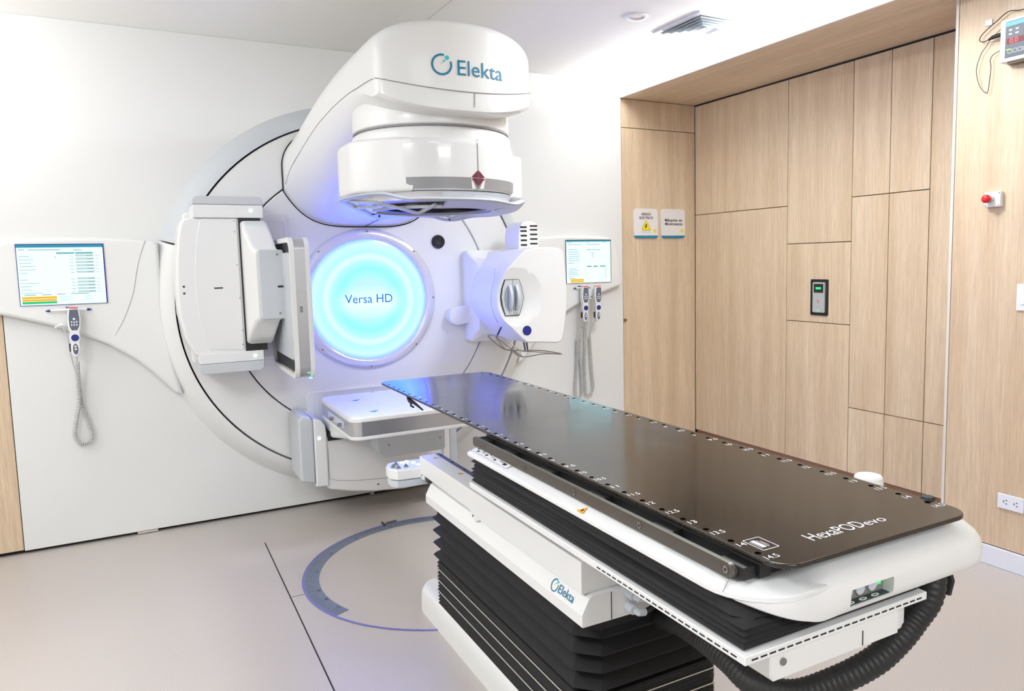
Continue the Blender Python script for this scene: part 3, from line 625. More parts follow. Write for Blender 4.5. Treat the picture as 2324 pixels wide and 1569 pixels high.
for x0, x1 in ((.634, .652), (.676, .694)):
    hp = [(-.735, 1.320), (-.755, 1.305), (-.772, 1.275), (-.778, 1.24), (-.772, 1.205), (-.755, 1.172), (-.735, 1.158)]
    obj('handle', prism(hp, 'x', x0, x1, .004, 2), LGREY, srcb, 40)
    m = .5 * (x0 + x1)
    obj('handle', prism([(x0 - .030, 1.24), (x0 - .022, 1.285), (x0 - .004, 1.312), (x0, 1.312), (x0, 1.165), (x0 - .004, 1.165), (x0 - .022, 1.195)], 'y', -.741, -.7445, .001, 1, only='b'), mat('handle_well', (150, 158, 170), .5, noise=0), srcb, 40)
obj('lettering', text('F1', .016, (.635, -.7428, 1.146), (1, 0, 0), (0, 0, 1)), DARKINK, srcb)
obj('lettering', text('S20', .016, (.668, -.7428, 1.146), (1, 0, 0), (0, 0, 1)), DARKINK, srcb)
obj('blue_dot', cyl((.741, 0, 1.0485), .0285, -.751, -.7535, 'y', 32), NAVY, srcb, label='round navy blue dot')
vs = obj('vent_stack', prism([(.825, 1.50), (.828, 1.60), (.838, 1.655), (.86, 1.682), (.885, 1.692), (.935, 1.69), (.958, 1.672), (.970, 1.63), (.972, 1.50)], 'y', -.30, -.50, .012, 2), WHITE, srcb, 40)
for k, z in enumerate((1.545, 1.573, 1.601, 1.629, 1.652)):
    obj('vent_slit', box(.842, .886, -.5015, -.49, z - .006, z + .006, .002, 1), GAP, vs)
    obj('vent_slit', box(.906, .958, -.5015, -.49, z + .002, z + .013, .002, 1), GAP, vs)
obj('tab_plate', prism([(.748, 1.188)] + [(.540 + .057 * cos(radians(a)), 1.115 + .057 * sin(radians(a))) for a in range(92, 276, 12)] + [(.748, 1.088)], 'y', -.116, -.205, .004, 2, only='b'), WHITE2, la, 40)
wk = obj('wire_basket', tube([(.553, -.620, 1.022), (.591, -.700, 1.020), (.620, -.740, .997), (.677, -.780, .941), (.759, -.740, .931), (.882, -.700, .915), (1.056, -.600, .872), (.979, -.520, .872), (.879, -.480, .858), (.826, -.480, .866), (.765, -.500, .908), (.678, -.550, .931)], .0032, 8, closed=True, smooth=3), STEEL, la, 60, label='bent steel wire guard below the x-ray source')
for P in ([(.576, -.68, 1.017), (.682, -.58, .927), (.792, -.55, .91), (.831, -.6, .906), (1.056, -.6, .872)], [(.576, -.68, 1.014), (.717, -.60, .927), (.83, -.5, .870)], [(.658, -.76, .974), (.716, -.6, .915), (.81, -.5, .869)]):
    obj('wire', tube(P, .0028, 6, smooth=3), STEEL, wk)
for a, b in (((.648, -.60, 1.062), (.589, -.66, 1.014)), ((.744, -.70, .985), (.743, -.72, .922)), ((.761, -.70, .985), (.760, -.72, .921))): obj('leg', tube([a, b], .0055, 8), DSTEEL, wk)

# ================================================================== WALL SCREENS AND HAND CONTROLS
def screen(name, x0, x1, z0, z1, label, kind):
    y = -.0605; t = thing(name, label, 'screen', ((x0 + x1) / 2, y, z0), 'flat screens set in the machine fascia')
    obj('bezel', box(x0 - .0005, x1 + .0025, y - .004, y + .02, z0 - .0005, z1 + .0015), NAVY if kind == 'L' else BLACK, t)
    d = obj('display', box(x0 + .003, x1 - .003, y - .0055, y, z0 + .002, z1 - .003), SCREEN, t)
    o, r, u = (x0 + .003, y - .0058, z0 + .002), (1, 0, 0), (0, 0, 1); w = x1 - x0 - .006; h = z1 - z0 - .005
    Q = lambda a, b, c, e: quad(o, r, u, a * w, b * w, c * h, e * h, .0003)
    b = Q(0, 1, .955, 1) if kind == 'L' else Q(0, 1, .97, 1)
    obj('title_bar', b, S_TEAL, d)
    if kind == 'L':
        for a, c in ((.45, .66), (.67, .88)): obj('column_head', Q(a, c, .845, .875), S_HEAD, d)
        n = 0
        cl = bmesh.new()
        for k in range(12):
            if k == 6: continue
            add(cl, Q(.67, .885, .80 - k * .0555, .835 - k * .0555))
        obj('table_cells', cl, S_CELL, d)['kind'] = 'stuff'
        ln = bmesh.new()
        random.seed(3)
        for k in range(12):
            if k == 6: continue
            zz = .807 - k * .0555
            add(ln, Q(.02, .10 + random.random() * .16, zz, zz + .008)); add(ln, Q(.80, .875, zz + .003, zz + .014)); add(ln, Q(.60, .645, zz, zz + .008)); add(ln, Q(.905, .94, zz, zz + .008))
        for a, c, z in ((.02, .09, .915), (.13, .50, .912), (.65, .75, .905), (.05, .18, .165), (.25, .36, .163), (.42, .52, .166), (.58, .80, .168)): add(ln, Q(a, c, z, z + .012))
        for k in range(4): add(ln, Q(.44, .60, .06 + k * .022, .064 + k * .022)); add(ln, Q(.74, .84, .06 + k * .022, .064 + k * .022))
        obj('text_rows', ln, S_LINE, d)['kind'] = 'stuff'
        obj('red_mark', boxes((o[0] + .435 * w, o[0] + .441 * w, y - .0062, y - .0058, o[2] + .77 * h, o[2] + .81 * h)), S_RED, d)
        for k, m_ in enumerate((S_ORANGE, S_ORANGE, S_GREEN)): obj('status_bar', Q(.02, .415, .105 - k * .042, .142 - k * .042), m_, d)
    else:
        random.seed(5); ln = bmesh.new()
        for k in range(7): zz = .78 - k * .052; add(ln, Q(.04, .16 + random.random() * .14, zz, zz + .012)); add(ln, Q(.2, .32, zz, zz + .004))
        for k in range(6): zz = .33 - k * .045; add(ln, Q(.04, .14 + random.random() * .14, zz, zz + .012))
        for k in range(3):
            add(ln, Q(.56 , .60, .70 - k * .04, .715 - k * .04))
        for a, c in ((.45, .56), (.58, .66), (.68, .76)): add(ln, Q(a, c, .775, .79))
        for a, c in ((.45, .56), (.60, .70), (.75, .88)): add(ln, Q(a, c, .37, .40))
        for k in range(5): add(ln, Q(.86, .91, .33 - k * .05, .34 - k * .05))
        for a, c in ((.02, .12), (.45, .52), (.8, .92)): add(ln, Q(a, c, .95, .962))
        add(ln, Q(.02, .35, .90, .912)); add(ln, Q(.45, .75, .90, .912))
        obj('text_rows', ln, S_LINE, d)['kind'] = 'stuff'
        for k in range(2): obj('status_bar', Q(.08, .38, .055 - k * .045, .095 - k * .045), S_ORANGE, d)
    return t
screen('wall_screen', -1.728, -1.354, 1.279, 1.584, 'lit data screen left of the gantry with orange and green status bars', 'L')
screen('wall_screen', 1.412, 1.784, 1.284, 1.586, 'lit data screen right of the gantry, half hidden behind the x-ray source', 'R')

def hand_control(x, zt, label, cordpts, tilt=0.0):
    y = -.115; t = thing('hand_control', label, 'hand control', (x, y, zt - .24), 'hand controls hanging below the screens')
    def P(px, pz): return (x + px + tilt * (pz), zt + pz)
    outl = [(-.022, 0), (.022, 0), (.027, -.02), (.030, -.06), (.027, -.105), (.021, -.125), (.024, -.145), (.023, -.165), (.019, -.178), (.022, -.20), (.020, -.225), (.012, -.243), (.0, -.248), (-.012, -.243), (-.020, -.225), (-.022, -.20), (-.019, -.178), (-.023, -.165), (-.024, -.145), (-.021, -.125), (-.027, -.105), (-.030, -.06), (-.027, -.02)]
    obj('body', prism([P(a, b) for a, b in outl], 'y', y + .022, y - .012, .007, 3), WHITE, t, 50)
    kp_ = obj('keypad', prism([P(a, b) for a, b in [(-.018, -.008), (.018, -.008), (.0225, -.05), (.021, -.09), (.012, -.112), (-.012, -.112), (-.021, -.09), (-.0225, -.05)]], 'y', y - .010, y - .0135, .001, 1), mat('keypad_grey', (92, 100, 118), .5, noise=0), t)
    b = bmesh.new()
    for a, c in ((-.011, -.085), (0, -.085), (.011, -.085), (-.011, -.07), (.011, -.07), (0, -.072)): xx, zz = P(a, c); add(b, box(xx - .003, xx + .003, y - .0145, y - .013, zz - .004, zz + .004))
    xx, zz = P(0, -.055); add(b, box(xx - .005, xx + .005, y - .0145, y - .013, zz - .005, zz + .005))
    obj('keys', b, WPRINT, kp_)['kind'] = 'stuff'
    xx, zz = P(0, -.15); obj('dial', cyl((xx, 0, zz), .017, y - .011, y - .015, 'y', 20), NAVY, t)
    obj('keypad', prism([(P(0, -.208)[0] + .012 * cos(q * pi / 8), P(0, -.208)[1] + .028 * sin(q * pi / 8)) for q in range(16)], 'y', y - .010, y - .0135, .001, 1), MATS['keypad_grey'], t)
    xx, zz = P(0, -.196); obj('button', boxes((xx - .004, xx + .004, y - .015, y - .013, zz - .003, zz + .006), (xx - .005, xx + .005, y - .0148, y - .013, zz - .016, zz - .008)), WPRINT, t)
    xx, zz = P(-.024, -.20); obj('side_trigger', box(xx - .004, xx + .002, y - .004, y + .012, zz - .02, zz + .02, .0015), DARKINK, t)
    xx, zz = P(0, .001); obj('top_stripe', box(xx - .018, xx + .018, y - .0135, y + .02, zz - .003, zz + .003, .001), PINK, t)
    # coiled cord along a path
    for seg_ in cordpts:
        pts, coiled = seg_
        path = smooth_path(pts, 14)
        if not coiled: obj('cord', tube(path, .0035, 6), mat('cord_grey', (196, 197, 196), .5, noise=0), t); continue
        L = [0]
        for a, c in zip(path, path[1:]): L.append(L[-1] + (c - a).length)
        tot = L[-1]; turns = int(tot / .0085); n = turns * 6; out = []; j = 0
        for q in range(n + 1):
            s = tot * q / n
            while j < len(L) - 2 and L[j + 1] < s: j += 1
            f = (s - L[j]) / max(1e-6, L[j + 1] - L[j]); c = path[j].lerp(path[j + 1], f); tg_ = (path[j + 1] - path[j]).normalized()
            a1 = tg_.cross(Vector((0, 1, 0))).normalized(); a2 = tg_.cross(a1); th = 2 * pi * q / 6
            out.append(c + (a1 * cos(th) + a2 * sin(th)) * .0085)
        obj('coiled_cord', tube(out, .0030, 5), MATS.get('cord_grey') or mat('cord_grey', (196, 197, 196), .5, noise=0), t)
    return t
mat('cord_grey', (200, 201, 200), .5, noise=0)
hand_control(-1.502, 1.262, 'white hand control under the left screen with a long looped coil cord', [([(-1.506, -.10, 1.02), (-1.507, -.09, .985)], 0), ([(-1.507, -.09, .985), (-1.512, -.06, .86), (-1.518, -.05, .76), (-1.538, -.04, .67), (-1.549, -.035, .60), (-1.535, -.03, .555), (-1.510, -.03, .545), (-1.484, -.03, .555), (-1.474, -.035, .60), (-1.490, -.035, .68), (-1.508, -.03, .77), (-1.512, -.03, .86), (-1.516, -.04, .90)], 1), ([(-1.516, -.04, .90), (-1.535, -.06, 1.02), (-1.54, -.075, 1.10), (-1.555, -.08, 1.168)], 0)], .02)
hand_control(1.532, 1.262, 'white hand control under the right screen, the left one of the pair', [([(1.518, -.10, 1.02), (1.512, -.08, .97), (1.508, -.04, .90)], 0), ([(1.508, -.04, .90), (1.51, -.03, .78), (1.500, -.03, .64), (1.490, -.03, .53), (1.50, -.03, .47), (1.525, -.03, .46), (1.548, -.03, .53), (1.540, -.03, .68), (1.532, -.03, .82), (1.538, -.05, .98)], 1), ([(1.538, -.05, .98), (1.545, -.078, 1.08), (1.552, -.085, 1.165)], 0)], .02)
hand_control(1.638, 1.260, 'white hand control under the right screen, the right one of the pair', [([(1.620, -.10, 1.02), (1.615, -.06, .96), (1.614, -.03, .90)], 0), ([(1.614, -.03, .90), (1.622, -.03, .78), (1.63, -.03, .66), (1.640, -.03, .56), (1.634, -.03, .50), (1.605, -.03, .475), (1.580, -.03, .49), (1.572, -.03, .60), (1.574, -.03, .80), (1.580, -.05, 1.0), (1.583, -.078, 1.14)], 1), ([(1.583, -.078, 1.14), (1.588, -.085, 1.17)], 0)], .02)
for x0, x1, c in ((-1.626, -1.424, -1.51), (1.459, 1.60, 1.53)):
    L_ = 'white hanger bar with blue tips under the left screen' if x0 < 0 else 'white hanger bar with blue tips under the right screen'
    t = thing('hanger_bar', L_, 'bracket', ((x0 + x1) / 2, -.08, 1.25))
    obj('bar', tube([(x0 + .02, -.076, 1.250), (x0 + .06, -.079, 1.252), ((x0 + x1) / 2, -.080, 1.253), (x1 - .06, -.079, 1.252), (x1 - .02, -.076, 1.250)], [.004, .007, .008, .007, .004], 10, smooth=0), WHITE, t)
    for xa, xb in ((x0, x0 + .022), (x1, x1 - .022)): obj('tip', tube([(xa, -.075, 1.249), (xa * .5 + xb * .5, -.0755, 1.250), (xb, -.076, 1.250)], [.001, .0055, .0065], 10), NAVY, t)
    obj('hook', tube([(c - .026, -.068, 1.262), (c - .01, -.078, 1.259), (c + .008, -.078, 1.259)], .006, 8), NAVY, t)
    sx = -1.56 if x0 < 0 else 1.585
    obj('cable_loop', tube([(sx - .03, -.067, 1.165), (sx, -.085, 1.178), (sx + .03, -.067, 1.165)], .006, 8, smooth=6), WHITE, t)

# ================================================================== TREATMENT COUCH
cc = thing('treatment_couch', 'black and white treatment couch with a long black tabletop in the foreground', 'treatment couch', (0, -2.5, 0))
def oct_(hx, y0, y1, c, ins): # far y1 > near y0
    hx -= ins; y0 += ins; y1 -= ins; c2 = max(.004, c)
    return [(-hx, y1 - c2), (-hx + c2, y1), (hx - c2, y1), (hx, y1 - c2), (hx, y0 + c), (hx - c, y0), (-hx + c, y0), (-hx, y0 + c)]
def rrz(x0, x1, y0, y1, r, z): return [(x, y, z) for x, y in rrect(x0, x1, y0, y1, r, 8)]
base = obj('base_plinth', loft([rrz(-.258, .258, -3.02, -1.60, .09, 0), rrz(-.258, .258, -3.02, -1.60, .09, .055), rrz(-.255, .255, -3.017, -1.603, .088, .085), rrz(-.244, .244, -3.006, -1.614, .08, .104), rrz(-.225, .225, -2.99, -1.63, .07, .110)]), WHITE2, cc, 40)
def oct_(hx, y0, y1, c, ins): # far y1 > near y0
    hx -= ins; y0 += ins; y1 -= ins; c2 = max(.004, c * .3)
    return [(-hx, y1 - c2), (-hx + c2, y1), (hx - c2, y1), (hx, y1 - c2), (hx, y0 + c), (hx - c, y0), (-hx + c, y0), (-hx, y0 + c)]
def pleats(z0, z1, n, hx, y0, y1, c, amp, name, jit=0, m=FABRIC):
    rings = []
    for k in range(2 * n + 1):
        z = z0 + (z1 - z0) * k / (2 * n); ins = 0 if k % 2 else amp
        rings.append([(x + (random.random() - .5) * jit, y + (random.random() - .5) * jit, z) for x, y in oct_(hx, y0, y1, c, ins)])
    return obj(name, loft(rings), m, cc, 20)
HXB = .246
pleats(.279, .477, 4, HXB + .010, -2.965, -1.822, .055, .030, 'upper_bellows')
obj('bellows_top', loft([[(x, y, z) for x, y in oct_(HXB - .006, -2.95, -1.84, .05, 0)] for z in (.46, .54)]), FABRIC, cc)
pleats(.100, .279, 13, HXB, -2.955, -1.832, .055, .005, 'lower_bellows')
for z in (.252, .205, .160):
    P = oct_(HXB + .002, -2.957, -1.830, .055, 0); obj('bellows_strip', tube([(x, y, z) for x, y in P], .0020, 6, closed=True), SILVER, cc)
# lower beam under the tray
bp_ = [(-.255, .606), (-.268, .600), (-.290, .560), (-.290, .530), (-.287, .527), (.287, .527), (.290, .530), (.290, .560), (.268, .600), (.255, .606)]
lb = obj('lower_beam', prism(bp_, 'y', -3.022, -1.87, .003, 2), WHITE, cc, 25)
obj('beam_joint', tube([(-.202, -3.0228, .603), (-.202, -3.0228, .530)], .0012, 6), DARKINK, lb)
nrm = Vector((-.0500 - 0, 0, .027)).normalized(); upv = Vector((.022, 0, .040)).normalized()
lo_ = Vector((-.2795, -2.868, .5795)) + Vector((-.04, 0, .022)).normalized() * .0012
fl = lambda x, z: lo_ + Vector((0, -1, 0)) * x + upv * z
a_, d_ = logo(fl, .42)
obj('logo_ring', a_, TEAL, lb); obj('logo_dots', d_, TEAL2, lb)
obj('lettering', text('Elekta', .032, fl(.02, -.011), (0, -1, 0), upv, bold=.0002, width=.078), TEAL, lb, label='small teal lettering')
for s in (-1, 1):
    X = lambda a: s * a
    pr_ = [(-1.845, .706), (-1.845, .640), (-1.875, .618), (-1.90, .618), (-1.90, .650), (-2.34, .650), (-2.375, .632), (-2.405, .622), (-2.44, .645), (-3.04, .640), (-3.045, .706)]
    pr_ = [(-1.785, .691), (-1.785, .612), (-1.797, .600), (-1.830, .603), (-1.835, .622), (-2.285, .617), (-2.297, .600), (-2.335, .590), (-2.365, .606), (-3.005, .6065), (-3.005, .691)]
    ub = obj('upper_beam', prism(pr_, 'x', X(.280), X(.190), .003, 2), WHITE, cc, 25)
    obj('end_gusset', prism([(-3.004, .736), (-3.004, .607), (-2.97, .607), (-2.97, .736)], 'x', X(.260), X(.03)), WHITE, ub)
    obj('top_strip', box(min(X(.214), X(.196)), max(X(.214), X(.196)), -2.40, -1.788, .6905, .6925), mat('blue_grey_strip', (92, 92, 120), .4, noise=0), ub)
    for y in (-1.83, -1.95, -2.07): obj('strip_bolt', cyl((X(.205), y, 0), .004, .692, .6945, 'z', 8), DARKINK, ub)
    for y in (-1.885, -2.14):
        obj('warning_sticker', patch((X(.236), y + .04, .6918), (1, 0, 0), (0, 1, 0), [(-.012, -.010), (.012, -.010), (0, .011)]), ORANGE, ub)
    if s < 0:
        obj('screw', cyl((-.2805, -2.315, .607), .0035, 0, -.0015, 'x', 8), DARKINK, ub)
        obj('screw', cyl((-.2805, -1.81, .62), .003, 0, -.0015, 'x', 8), DARKINK, ub)
        obj('end_bracket', box(-.276, -.24, -1.865, -1.838, .600, .619), DSTEEL, ub)
for z, a in ((.590, 0), (.552, 1)):
    k = obj('cable_connector', cyl((-.150, 0, z), .013, -3.02, -3.05, 'y', 14, .002), LGREY, cc, label='grey cable connector')
    obj('connector_elbow', tube([(-.150, -3.04, z), (-.138, -3.052, z - .008), (-.118, -3.05, z - .012)], .010, 10), LGREY, k)
    if a: obj('connector_cable', tube([(-.118, -3.05, z - .012), (-.08, -3.045, z - .004), (-.03, -3.03, z + .02)], .007, 8, smooth=4), BLACK, k)
# perforated tray
ty0, ty1, tx = -3.636, -2.42, .333
tray = obj('tray', box(-tx, .162, ty0, ty1, .741, .758, .0015, 1), WHITE, cc)
for k in range(22):
    y = -3.615 + k * .0208; obj('vent_slot', box(-tx - .0006, -tx + .002, y, y + .0145, .7475, .7505, .0), GAP, tray)
for k in range(22):
    x = -.318 + k * .0213; obj('vent_slot', box(x, x + .0150, ty0 - .0006, ty0 + .002, .7475, .7505, 0), GAP, tray)
ubx = obj('under_box', prism([(-.255, .741), (-.255, .690), (-.245, .677), (.10, .677), (.10, .741)], 'y', -3.618, -3.10, .003, 1), WHITE2, cc, 30)
obj('under_box_side', box(.10, .158, -3.59, -3.10, .662, .741, .003), WHITE2, ubx)
obj('box_joint', box(-.010, -.0075, -3.619, -3.61, .682, .712), DARKINK, ubx)
obj('bolt', cyl((-.225, 0, .712), .007, -3.618, -3.622, 'y', 12), STEEL, ubx)
# platform bellows (soft drape over fine pleats)
random.seed(11)
rings = []; N0 = 40
def perim(ins, n=40):
    xa, xb, y0, y1 = -.326 + ins, .158 - ins, -3.625 + ins, -2.415 - ins; out = []
    pts = [(xa, y1), (xb, y1), (xb, y0), (xa, y0)]
    for q in range(4):
        a, b = pts[q], pts[(q + 1) % 4]; m = 34 if q % 2 else 18
        for s in range(m): out.append((a[0] + (b[0] - a[0]) * s / m, a[1] + (b[1] - a[1]) * s / m))
    return out
def rcorner(x, y, r):
    cx, cy = -.326 + r, -3.625 + r
    if x < cx and y < cy and r > 0:
        d = hypot(x - cx, y - cy)
        if d > r - .012: return (cx + (x - cx) * (r - .012) / d, cy + (y - cy) * (r - .012) / d)
    return (x, y)
zs = [.757, .763, .769, .775, .781, .787, .793, .799]
for k, z in enumerate(zs): rings.append([(x, y, z + .0006 * sin(9 * y + k)) for x, y in perim(.002 if k % 2 else .0085)])
wv = lambda k, i: sin(i * .33 + k * 1.7) * .35 + sin(i * .11 + k * .9) * .65
for k, z in enumerate((.804, .810, .817, .824, .830, .837, .842)):
    ins = (.012, .004, .010, .001, .009, .013, .010)[k]
    rings.append([(x * (1 - .006 * wv(k, i)), y, z + .0028 * wv(k + 2, i)) for i, (x, y) in enumerate([rcorner(a, b, (.02, .04, .065, .09, .11, .12, .125)[k]) for a, b in perim(ins + .0035 * wv(k, -1))])])
obj('platform_bellows', loft(rings), FABRIC, cc, 60)
# platform
def plan(ins, z, rn=.125, rf=.012):
    x0, x1, y0, y1 = -.333 + ins, .335 - ins, -3.656 + ins, -2.402 - ins; out = []
    for cx, cy, a, r in ((x1 - rf, y1 - rf, 0, rf), (x0 + rf, y1 - rf, 90, rf), (x0 + rn, y0 + rn, 180, rn - ins * .3), (x1 - .05, y0 + .05, 270, .05)):
        if a == 180: cx, cy, r = x0 + rn, y0 + rn, rn
        for q in range(9): t = radians(a + 90 * q / 8); out.append((cx + r * cos(t), cy + r * sin(t), z))
    return out
pf = obj('platform', loft([plan(.004, .838), plan(0, .842), plan(0, .850), plan(.004, .854), plan(.03, .862), plan(.06, .868), plan(.10, .872)]), WHITE, cc, 45, label='white platform under the tabletop')
HPF = [(-3.38, .776), (-3.38, .868), (-3.44, .876), (-3.50, .883), (-3.55, .887), (-3.59, .886), (-3.622, .880), (-3.644, .868), (-3.658, .852), (-3.662, .830), (-3.661, .806), (-3.655, .789), (-3.642, .779), (-3.60, .776)]
def hump(x):
    k = max(0, min(1, (x + .205) / .095)); k = k * k * (3 - 2 * k)
    e = max(0, (x - .27) / .085); top = .886 - .05 * e ** 2.6
    u = max(0, (-.205 - x) / .125); yf = -3.530 - .1255 * sqrt(max(.0, 1 - u * u))
    bz = .776 + (.068 * min(1, max(0, (-.09 - x) / .24)) ** 1.7 if x < -.09 else 0)
    tz = .8525 + .004 * k
    sh = [(-3.38, bz), (-3.38, .862), (yf + .15, .862), (yf + .11, .8615), (yf + .075, .860), (yf + .05, .858), (yf + .03, .855), (yf + .016, tz + .001), (yf + .006, tz - .003), (yf + .001, tz - .008), (yf, (tz + bz) / 2), (yf + .001, bz + .004), (yf + .004, bz + .001), (yf + .03, bz)]
    out = []
    for (y0, z0), (y1, z1) in zip(sh, HPF):
        z1 = .776 + (z1 - .776) * (top - .776) / .11; y1 = y1 + .045 * e ** 3 * (1 if y1 < -3.5 else 0)
        out.append((x, y0 + (y1 - y0) * k, z0 + (z1 - z0) * k))
    return out
xs_ = [-.312, -.30] + [-.288 + .011 * q for q in range(19)] + [.0, .1, .2, .26, .28, .30, .315, .328, .339, .348, .353]
hb = loft([hump(x) for x in xs_])
hb = boolean(hb, box(-.098, .022, -3.70, -3.634, .797, .832, .004, 2))
nc = obj('end_cover', hb, WHITE, cc, 50, label='rounded white end cover with a small button recess')
obj('recess_floor', box(-.099, .023, -3.6535, -3.633, .7965, .7985), mat('dark_green_label', (46, 60, 58), .4, noise=0), nc)
obj('recess_panel', box(-.098, .022, -3.638, -3.633, .797, .832), mat('steel_panel', (150, 150, 148), .4, .4), nc)
for x in (-.082, -.048, -.014):
    obj('push_button', cyl((x, 0, .816), .012, -3.637, -3.643, 'y', 16, .001), LGREY, nc)
    obj('button_symbol', frame([(x + .010 * cos(q * pi / 8), -3.6475 + .0045 * sin(q * pi / 8)) for q in range(16)], [(x + .006 * cos(q * pi / 8), -3.6475 + .0025 * sin(q * pi / 8)) for q in range(16)], 'z', .7985, .7992), WPRINT, nc)
obj('green_led', box(.002, .013, -3.6395, -3.637, .812, .8155), LEDG, nc)
obj('shelf_joint', tube([(-.333, -3.58, .8545), (-.30, -3.56, .8635), (-.26, -3.535, .870)], .0008, 5), SEAM, pf)
obj('type_plate', patch((-.316, -2.60, .8612), (0, -1, 0), (.96, 0, .26), [(-.18, -.006), (.07, -.006), (.07, .038), (-.18, .038)]), mat('label_silver', (228, 229, 232), .35, noise=0), pf)
sy = bmesh.new()
for a, b_, w, h in ((-.165, .02, .010, .012), (-.15, .004, .014, .010), (-.125, .022, .02, .003), (-.125, .014, .03, .002), (-.09, .006, .012, .012), (-.075, .024, .012, .008), (-.055, .02, .026, .002), (-.055, .014, .02, .002), (-.03, .005, .014, .009), (.0, .022, .03, .002), (.0, .017, .026, .002), (.03, .006, .02, .014)):
    add(sy, quad((-.316, -2.60, .8616), (0, -1, 0), (.96, 0, .26), a, a + w, b_ * .6 - .004, b_ * .6 - .004 + h * .7, .0))
obj('plate_symbols', sy, DARKINK, pf)['kind'] = 'stuff'
wtri = obj('warning_sticker', patch((-.322, -3.088, .8588), (0, -1, 0), (.96, 0, .26), [(-.014, -.010), (.014, -.010), (0, .014)], 0), ORANGE, pf, label='orange triangular warning sticker')
obj('sticker_symbol', quad((-.322, -3.088, .8592), (0, -1, 0), (.96, 0, .26), -.003, .003, -.006, .003), DARKINK, wtri)
# tabletop
tp = obj('tabletop', prism([p for p in rrect(-.270, .270, -3.662, -1.222, .05, 8)], 'z', .9025, .912, .003, 3), CARBON, cc, 40, label='long black carbon fibre tabletop')
obj('tabletop_core', loft([[(x, y, .872) for x, y in rrect(-.20, .20, -3.56, -1.32, .04, 6)], [(x, y, .888) for x, y in rrect(-.24, .24, -3.62, -1.26, .05, 6)], [(x, y, .9028) for x, y in rrect(-.262, .262, -3.652, -1.232, .05, 6)]]), mat('black_gloss_core', (24, 24, 26), .3, noise=0), tp)
def ftxt(n): return str(n)[:-2] if str(n).endswith('.0') else str(n)
n = 14.5
while n > -1.6:
    y = -3.588 + (14.5 - n) * .1405
    for s, x in ((-1, -.2575), (1, .2475)):
        yy = y + (.014 if s > 0 else 0)
        obj('indexing_hole', cyl((x, yy, 0), .0062, .9119, .9123, 'z', 14), mat('hole_black', (8, 8, 8), 1, noise=0, spec=0), tp)
        if n >= 0: obj('index_number', text(ftxt(n), .022 if n > 7 else .018, (x + (-.010 if s < 0 else -.018), yy - .032, .9124), (1, 0, 0), (0, 1, 0), width=(.030 if n > 9 else .022) if n % 1 else (.018 if n > 9 else .009)), WPRINT, tp)
    n -= .5
obj('lettering', text('HexaPOD', .047, (-.130, -3.600, .9124), (1, 0, 0.0), (0, 1, 0), width=.150), WPRINT, tp, label='large white lettering')
obj('lettering', text('evo', .036, (.024, -3.600, .9124), (1, 0, 0), (0, 1, 0), width=.058), WPRINT, tp, label='smaller white lettering')
fr = bmesh.new(); add(fr, frame([(-.262, -3.552), (-.206, -3.552), (-.206, -3.576), (-.262, -3.576)][::-1] if False else rrect(-.241, -.200, -3.585, -3.530, .002, 2), rrect(-.2396, -.2014, -3.5836, -3.5314, .0015, 2), 'z', .9121, .9124))
for (x0, x1, y0, y1) in ((-.2345, -.2335, -3.576, -3.542), (-.230, -.221, -3.574, -3.540), (-.217, -.2162, -3.576, -3.542), (-.2125, -.2117, -3.570, -3.548)): add(fr, box(x0, x1, y0, y1, .9121, .9124))
obj('patient_symbol', fr, WPRINT, tp)
for s in (-1, 1):
    rl = obj('accessory_rail', prism([(-2.398, .8655), (-2.392, .872), (-2.392, .888), (-2.398, .8945), (-3.560, .8945), (-3.572, .888), (-3.577, .880), (-3.572, .871), (-3.560, .8655)], 'x', s * .305, s * .292, .0018, 2), mat('anodised_rail', (92, 88, 82), .35, .55, noise=0), cc, 30)
    for y in (-2.474, -2.749, -3.018, -3.289, -3.555):
        sc = obj('screw', lathe([(0, 0), (.0075, 0), (.0085, .0012), (.0085, -.001)], (s * .3055, y, .880), 'x', 16) if s > 0 else lathe([(0, 0), (.0075, 0), (.0085, .001), (.0085, -.001)], (-.3055, y, .880), 'x', 16), STEEL, rl)
        obj('screw_socket', cyl((s * .3058, y, .880), .003, 0, s * .0006, 'x', 6), DARKINK, sc)
    for y in (-2.42, -2.60, -2.83, -3.08, -3.335, -3.545): obj('rail_bracket', box(min(s * .294, s * .20), max(s * .294, s * .20), y - .045, y + .02, .868, .892, .002), BLACK, rl)
    obj('rail_carrier', box(min(s * .262, s * .235), max(s * .262, s * .235), -3.60, -2.40, .868, .898, .004), BLACK, rl)
obj('end_holes', boxes((-.3056, -.3045, -2.425, -2.415, .876, .884), (-.3056, -.3045, -2.446, -2.438, .877, .883)), BLACK, rl) if False else None
cl = obj('table_clip', tube([(-.252, -1.59, .895), (-.258, -1.63, .886), (-.255, -1.67, .883), (-.25, -1.76, .868)], [.008, .010, .006, .003], 8, smooth=4), BLACK, cc)
obj('clip_lever', tube([(-.262, -1.65, .88), (-.268, -1.67, .872), (-.262, -1.685, .868)], .004, 8), BLACK, cl)
obj('side_knob', lathe([(0, .0), (.030, .0), (.034, -.004), (.037, -.04), (.03, -.045)], (.392, -3.315, .885), 'z', 32), WHITE, cc, label='round white knob at the far side of the tabletop')
obj('knob_stem', box(.33, .40, -3.325, -3.305, .845, .855), WHITE, cc)
obj('edge_stud', lathe([(0, .006), (.012, .005), (.016, 0)], (.272, -3.558, .912), 'z', 16), BLACK, cc)
